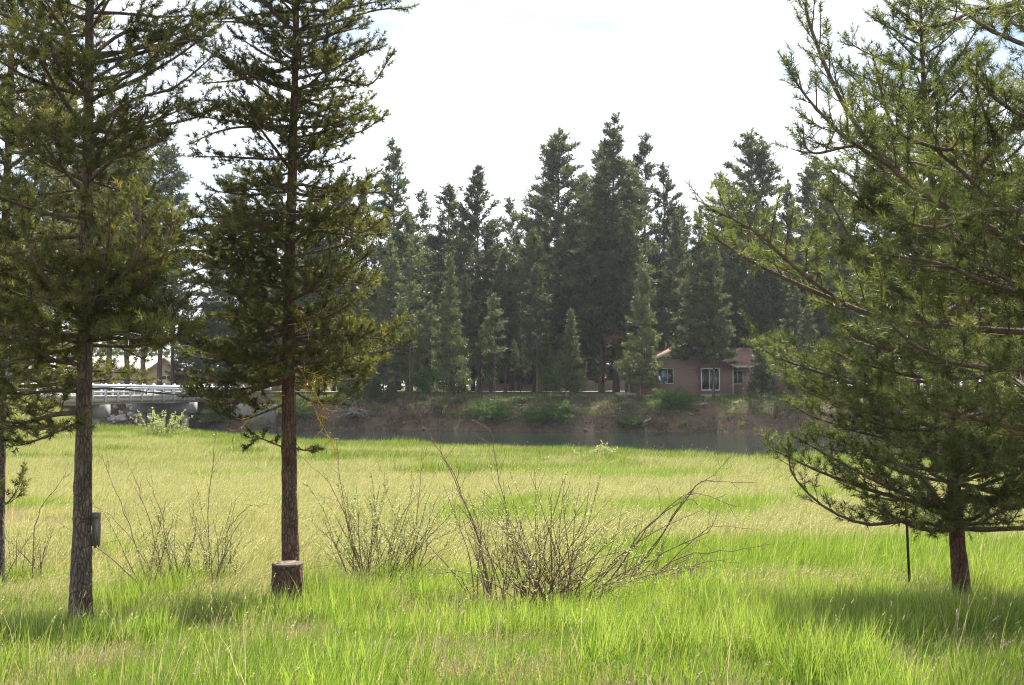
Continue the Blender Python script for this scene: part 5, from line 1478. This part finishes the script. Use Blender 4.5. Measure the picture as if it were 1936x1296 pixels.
for q in range(2): clump('clump_g%d' % q, 60, 0.14, 0.035, 0.50, 0.4, 0.0, M['juniper'], segs=2)
for q in range(2): clump('clump_h%d' % q, 9, 0.85, 0.007, 0.12, 0.22, 0.18, M['grass_dry'], seeds=9, vlo=0.3)
for q in range(2): clump('clump_i%d' % q, 14, 0.26, 0.045, 0.10, 0.75, 0.0, M['grass_lush'])
for q in range(2): clump('clump_j%d' % q, 26, 0.62, 0.013, 0.13, 0.36, 0.10, M['grass_green'], vlo=0.1)
M['brush'] = leaf_mat('dry_bank_brush', [(0.0, (0.05, 0.036, 0.026)), (0.6, (0.13, 0.10, 0.07)), (1.0, (0.24, 0.20, 0.14))], 0.2, 0.8, tint=(1, 0.95, 0.85), objvar=0.3)
for q in range(3): clump('clump_k%d' % q, 34, 0.55, 0.03, 0.30, 0.9, 0.0, M['brush'], segs=2)
IDX = {}
for k, o in enumerate(sorted(PCOL.objects, key=lambda o: o.name)):
    IDX.setdefault(o.name[6], []).append(k)

def scatter(name, label, pts, kind, scale, tilt=0.10):
    m = len(pts)
    me = bpy.data.meshes.new(name); me.vertices.add(m); me.vertices.foreach_set('co', np.asarray(pts, np.float32).ravel())
    a = me.attributes.new('idx', 'INT', 'POINT'); a.data.foreach_set('value', np.asarray(kind, np.int32))
    a = me.attributes.new('rot', 'FLOAT_VECTOR', 'POINT')
    rz = rng.uniform(-0.6, 0.6, m)
    a.data.foreach_set('vector', np.stack([rng.normal(0, tilt, m), rng.normal(0, tilt, m), rz], -1).astype(np.float32).ravel())
    a = me.attributes.new('scl', 'FLOAT', 'POINT'); a.data.foreach_set('value', np.asarray(scale, np.float32))
    o = bpy.data.objects.new(name, me); COL.objects.link(o)
    g = bpy.data.node_groups.new(name, 'GeometryNodeTree')
    g.interface.new_socket('Geometry', in_out='INPUT', socket_type='NodeSocketGeometry')
    g.interface.new_socket('Geometry', in_out='OUTPUT', socket_type='NodeSocketGeometry')
    gi = g.nodes.new('NodeGroupInput'); go = g.nodes.new('NodeGroupOutput')
    ci = g.nodes.new('GeometryNodeCollectionInfo'); ci.inputs['Collection'].default_value = PCOL
    ci.inputs['Separate Children'].default_value = True; ci.inputs['Reset Children'].default_value = True
    ip = g.nodes.new('GeometryNodeInstanceOnPoints'); ip.inputs['Pick Instance'].default_value = True
    def named(nm, ty):
        q = g.nodes.new('GeometryNodeInputNamedAttribute'); q.data_type = ty; q.inputs['Name'].default_value = nm
        return [s for s in q.outputs if s.enabled and s.name == 'Attribute'][0]
    g.links.new(gi.outputs[0], ip.inputs['Points']); g.links.new(ci.outputs[0], ip.inputs['Instance'])
    g.links.new(named('idx', 'INT'), ip.inputs['Instance Index'])
    g.links.new(named('rot', 'FLOAT_VECTOR'), ip.inputs['Rotation'])
    g.links.new(named('scl', 'FLOAT'), ip.inputs['Scale'])
    g.links.new(ip.outputs[0], go.inputs[0])
    md = o.modifiers.new('scatter', 'NODES'); md.node_group = g
    tag(o, label, 'grass', kind='stuff')
    return o

def pick(sel, letters):
    """sel: array of category ints -> prototype index"""
    out = np.zeros(len(sel), int)
    for k, c in enumerate(letters):
        w = np.where(sel == k)[0]
        out[w] = rng.choice(IDX[c], len(w))
    return out

# foreground: 4 - 17 m
m = 30000
y = 3.5 + 13.5 * rng.random(m) ** 0.85; x = rng.uniform(-1, 1, m) * (0.56 * y + 1.5)
nA = fbm(x * 0.9, y * 0.9, 301, 3); nB = fbm(x * 0.35 + 9, y * 0.5, 302, 3)
dry = (nA > 0.545) & (rng.random(m) < 0.8) | (rng.random(m) < 0.09)
meadow = (y > 14 + 3 * (nB - 0.5)) & (rng.random(m) < np.clip((y - 13) / 4, 0, 1))
sel = np.where(meadow, 2, np.where(dry, 1, 0))
rv = rng.random(m)
nT = fbm(x * 0.8 + 20, y * 0.8, 303, 3)
sel = np.where(rv < 0.012, 3, np.where((rv > 0.93) & (nT < 0.5), 4, np.where((nT > 0.56) & (rv > 0.35) & ~dry, 5, sel)))
keep = rng.random(m) < np.where(dry & ~meadow, 0.8, 0.95)
sc = (0.62 + 0.75 * nB) * rng.uniform(0.7, 1.2, m) * np.where(y < 8, 0.60 + 0.04 * (y - 3.5), 0.74)
pts = np.stack([x, y, height(x, y)], -1)[keep]
scatter('foreground_grass', 'bright green blades with straw patches filling the foreground', pts, pick(sel, 'abchij')[keep], sc[keep])

# meadow: 15 m to the river
m = 36000
u = rng.random(m); y = 15 + 33 * u ** 0.7; x = rng.uniform(-1, 1, m) * (0.52 * y + 2)
ok = y < near_edge(x) - 0.3
nA = fbm(x * 0.22, y * 0.35, 311, 4); nB = fbm(x * 0.08, y * 0.2, 312, 3)
green = nA + 0.5 * (nB - 0.5) + 0.10 * np.clip((x - 3) / 8, -1, 1) + 0.12 * np.clip((20 - y) / 5, -0.6, 1) > 0.56
dryp = (fbm(x * 0.3 + 40, y * 0.6, 313, 3) > 0.60) & (x < 2)
sel = np.where(green, 1, np.where(dryp, 2, 0))
rv = rng.random(m)
sel = np.where(rv < 0.02, 3, np.where((rv > 0.975) & green, 4, sel))
sc = rng.uniform(0.75, 1.2, m) * (0.8 + 0.5 * nB)
pts = np.stack([x, y, height(x, y)], -1)[ok]
scatter('meadow_grass', 'pale wind-combed meadow grass between the shrubs and the river', pts, pick(sel, 'cdbhj')[ok], sc[ok], 0.12)

m = 42000
y = 40 + 70 * rng.random(m) ** 0.9; x = rng.uniform(-1, 1, m) * (0.52 * y + 3)
ne = near_edge(x)
ok = y < ne + 0.35
nA = fbm(x * 0.15, y * 0.3, 321, 4)
edge = ne - y
lush = (edge < 5 + 9 * (nA - 0.4) + 5 * np.clip(-x / 25, 0, 1)) & (rng.random(m) < 0.85) | (nA > 0.64)
sel = np.where(lush, 1, 0)
sc = rng.uniform(0.7, 1.15, m) * np.where(lush, 0.75 + 0.9 * (fbm(x * 0.5, y * 0.5, 322, 2) - 0.35), 0.9)
pts = np.stack([x, y, height(x, y)], -1)[ok]
scatter('river_edge_grass', 'far meadow grass turning lush green along the river edge', pts, pick(sel, 'ef')[ok], np.clip(sc, 0.4, 1.6)[ok], 0.12)

m = 13000
x = rng.uniform(-75, 65, m); y = far_edge(x) + 1.2 + 34 * rng.random(m) ** 1.5
nA = fbm(x * 0.3, y * 0.3, 77, 4)
ok = (nA + rng.normal(0, 0.05, m) > 0.44) & ~((x > HX0 - 0.5) & (x < HX1 + 5) & (y > 102.5))
pts = np.stack([x, y, height(x, y)], -1)[ok]
scatter('far_lawn_grass', 'short rough lawn on top of the far bank under the pines', pts, pick(np.zeros(m, int), 'g')[ok], rng.uniform(0.6, 1.3, m)[ok], 0.05)

m = 5200
x = rng.uniform(-60, 60, m); sf = rng.uniform(-0.1, 5.0, m); y = far_edge(x) + sf
nA = fbm(x * 0.35, sf * 0.7, 331, 3)
brush = rng.random(m) < np.clip((nA - 0.36) * 4, 0.05, 0.95)
lowgreen = (sf < 0.6) & (rng.random(m) < 0.35)
sel = np.where(lowgreen, 1, np.where((sf > 2.4) & (rng.random(m) < 0.5), 2, 0))
ok = brush | lowgreen
pts = np.stack([x, y, height(x, y)], -1)[ok]
o = scatter('bank_brush', 'dry brown brush and sedge covering the slope of the far bank', pts, pick(sel, 'kfg')[ok], rng.uniform(0.5, 1.5, m)[ok] * np.where(lowgreen, 0.5, 1)[ok], 0.3)
o['category'] = 'brush'

# roots, stones and litter on the eroded far bank
acc = Acc()
for k in range(900):
    x_ = rng.uniform(-40, 46); s_ = rng.uniform(-0.3, 3.6); y_ = float(far_edge(np.array([x_]))[0]) + s_
    z_ = gz(x_, y_)
    if rng.random() < 0.6:
        pth = limb_path((x_, y_, z_ + 0.05), (rng.normal(), rng.normal() * 0.4 - 0.3, rng.normal() * 0.35), rng.uniform(0.3, 1.5), 5, -0.5, 0.25)
        acc.tube(pth, np.linspace(rng.uniform(0.02, 0.05), 0.01, 5), 4)
    else:
        r_ = rng.uniform(0.07, 0.24)
        acc.tube([(x_, y_, z_ - r_ * 0.6), (x_ + 0.02, y_, z_), (x_, y_, z_ + r_ * 0.55)], [r_ * 0.7, r_, r_ * 0.5], 7, rough=0.25, seed=k)
tag(acc.obj('bank_debris', M['bank_rock']), 'roots, stones and litter strewn over the eroded far bank', 'debris', kind='stuff')
# ------------------------------------------------------------------ haze
def haze_mat():
    m, n, l = new_mat('thin_haze')
    v = n.new('ShaderNodeVolumePrincipled')
    v.inputs['Color'].default_value = (0.86, 0.92, 1.0, 1)
    v.inputs['Density'].default_value = 0.00015
    v.inputs['Anisotropy'].default_value = 0.35
    o = n.new('ShaderNodeOutputMaterial'); l.new(v.outputs[0], o.inputs['Volume'])
    return m
acc = Acc(); acc.box((-3100, -450, -4.2), (3100, 5100, 42))
tag(acc.obj('haze', haze_mat()), 'thin pale blue haze filling the air', 'haze', kind='stuff')
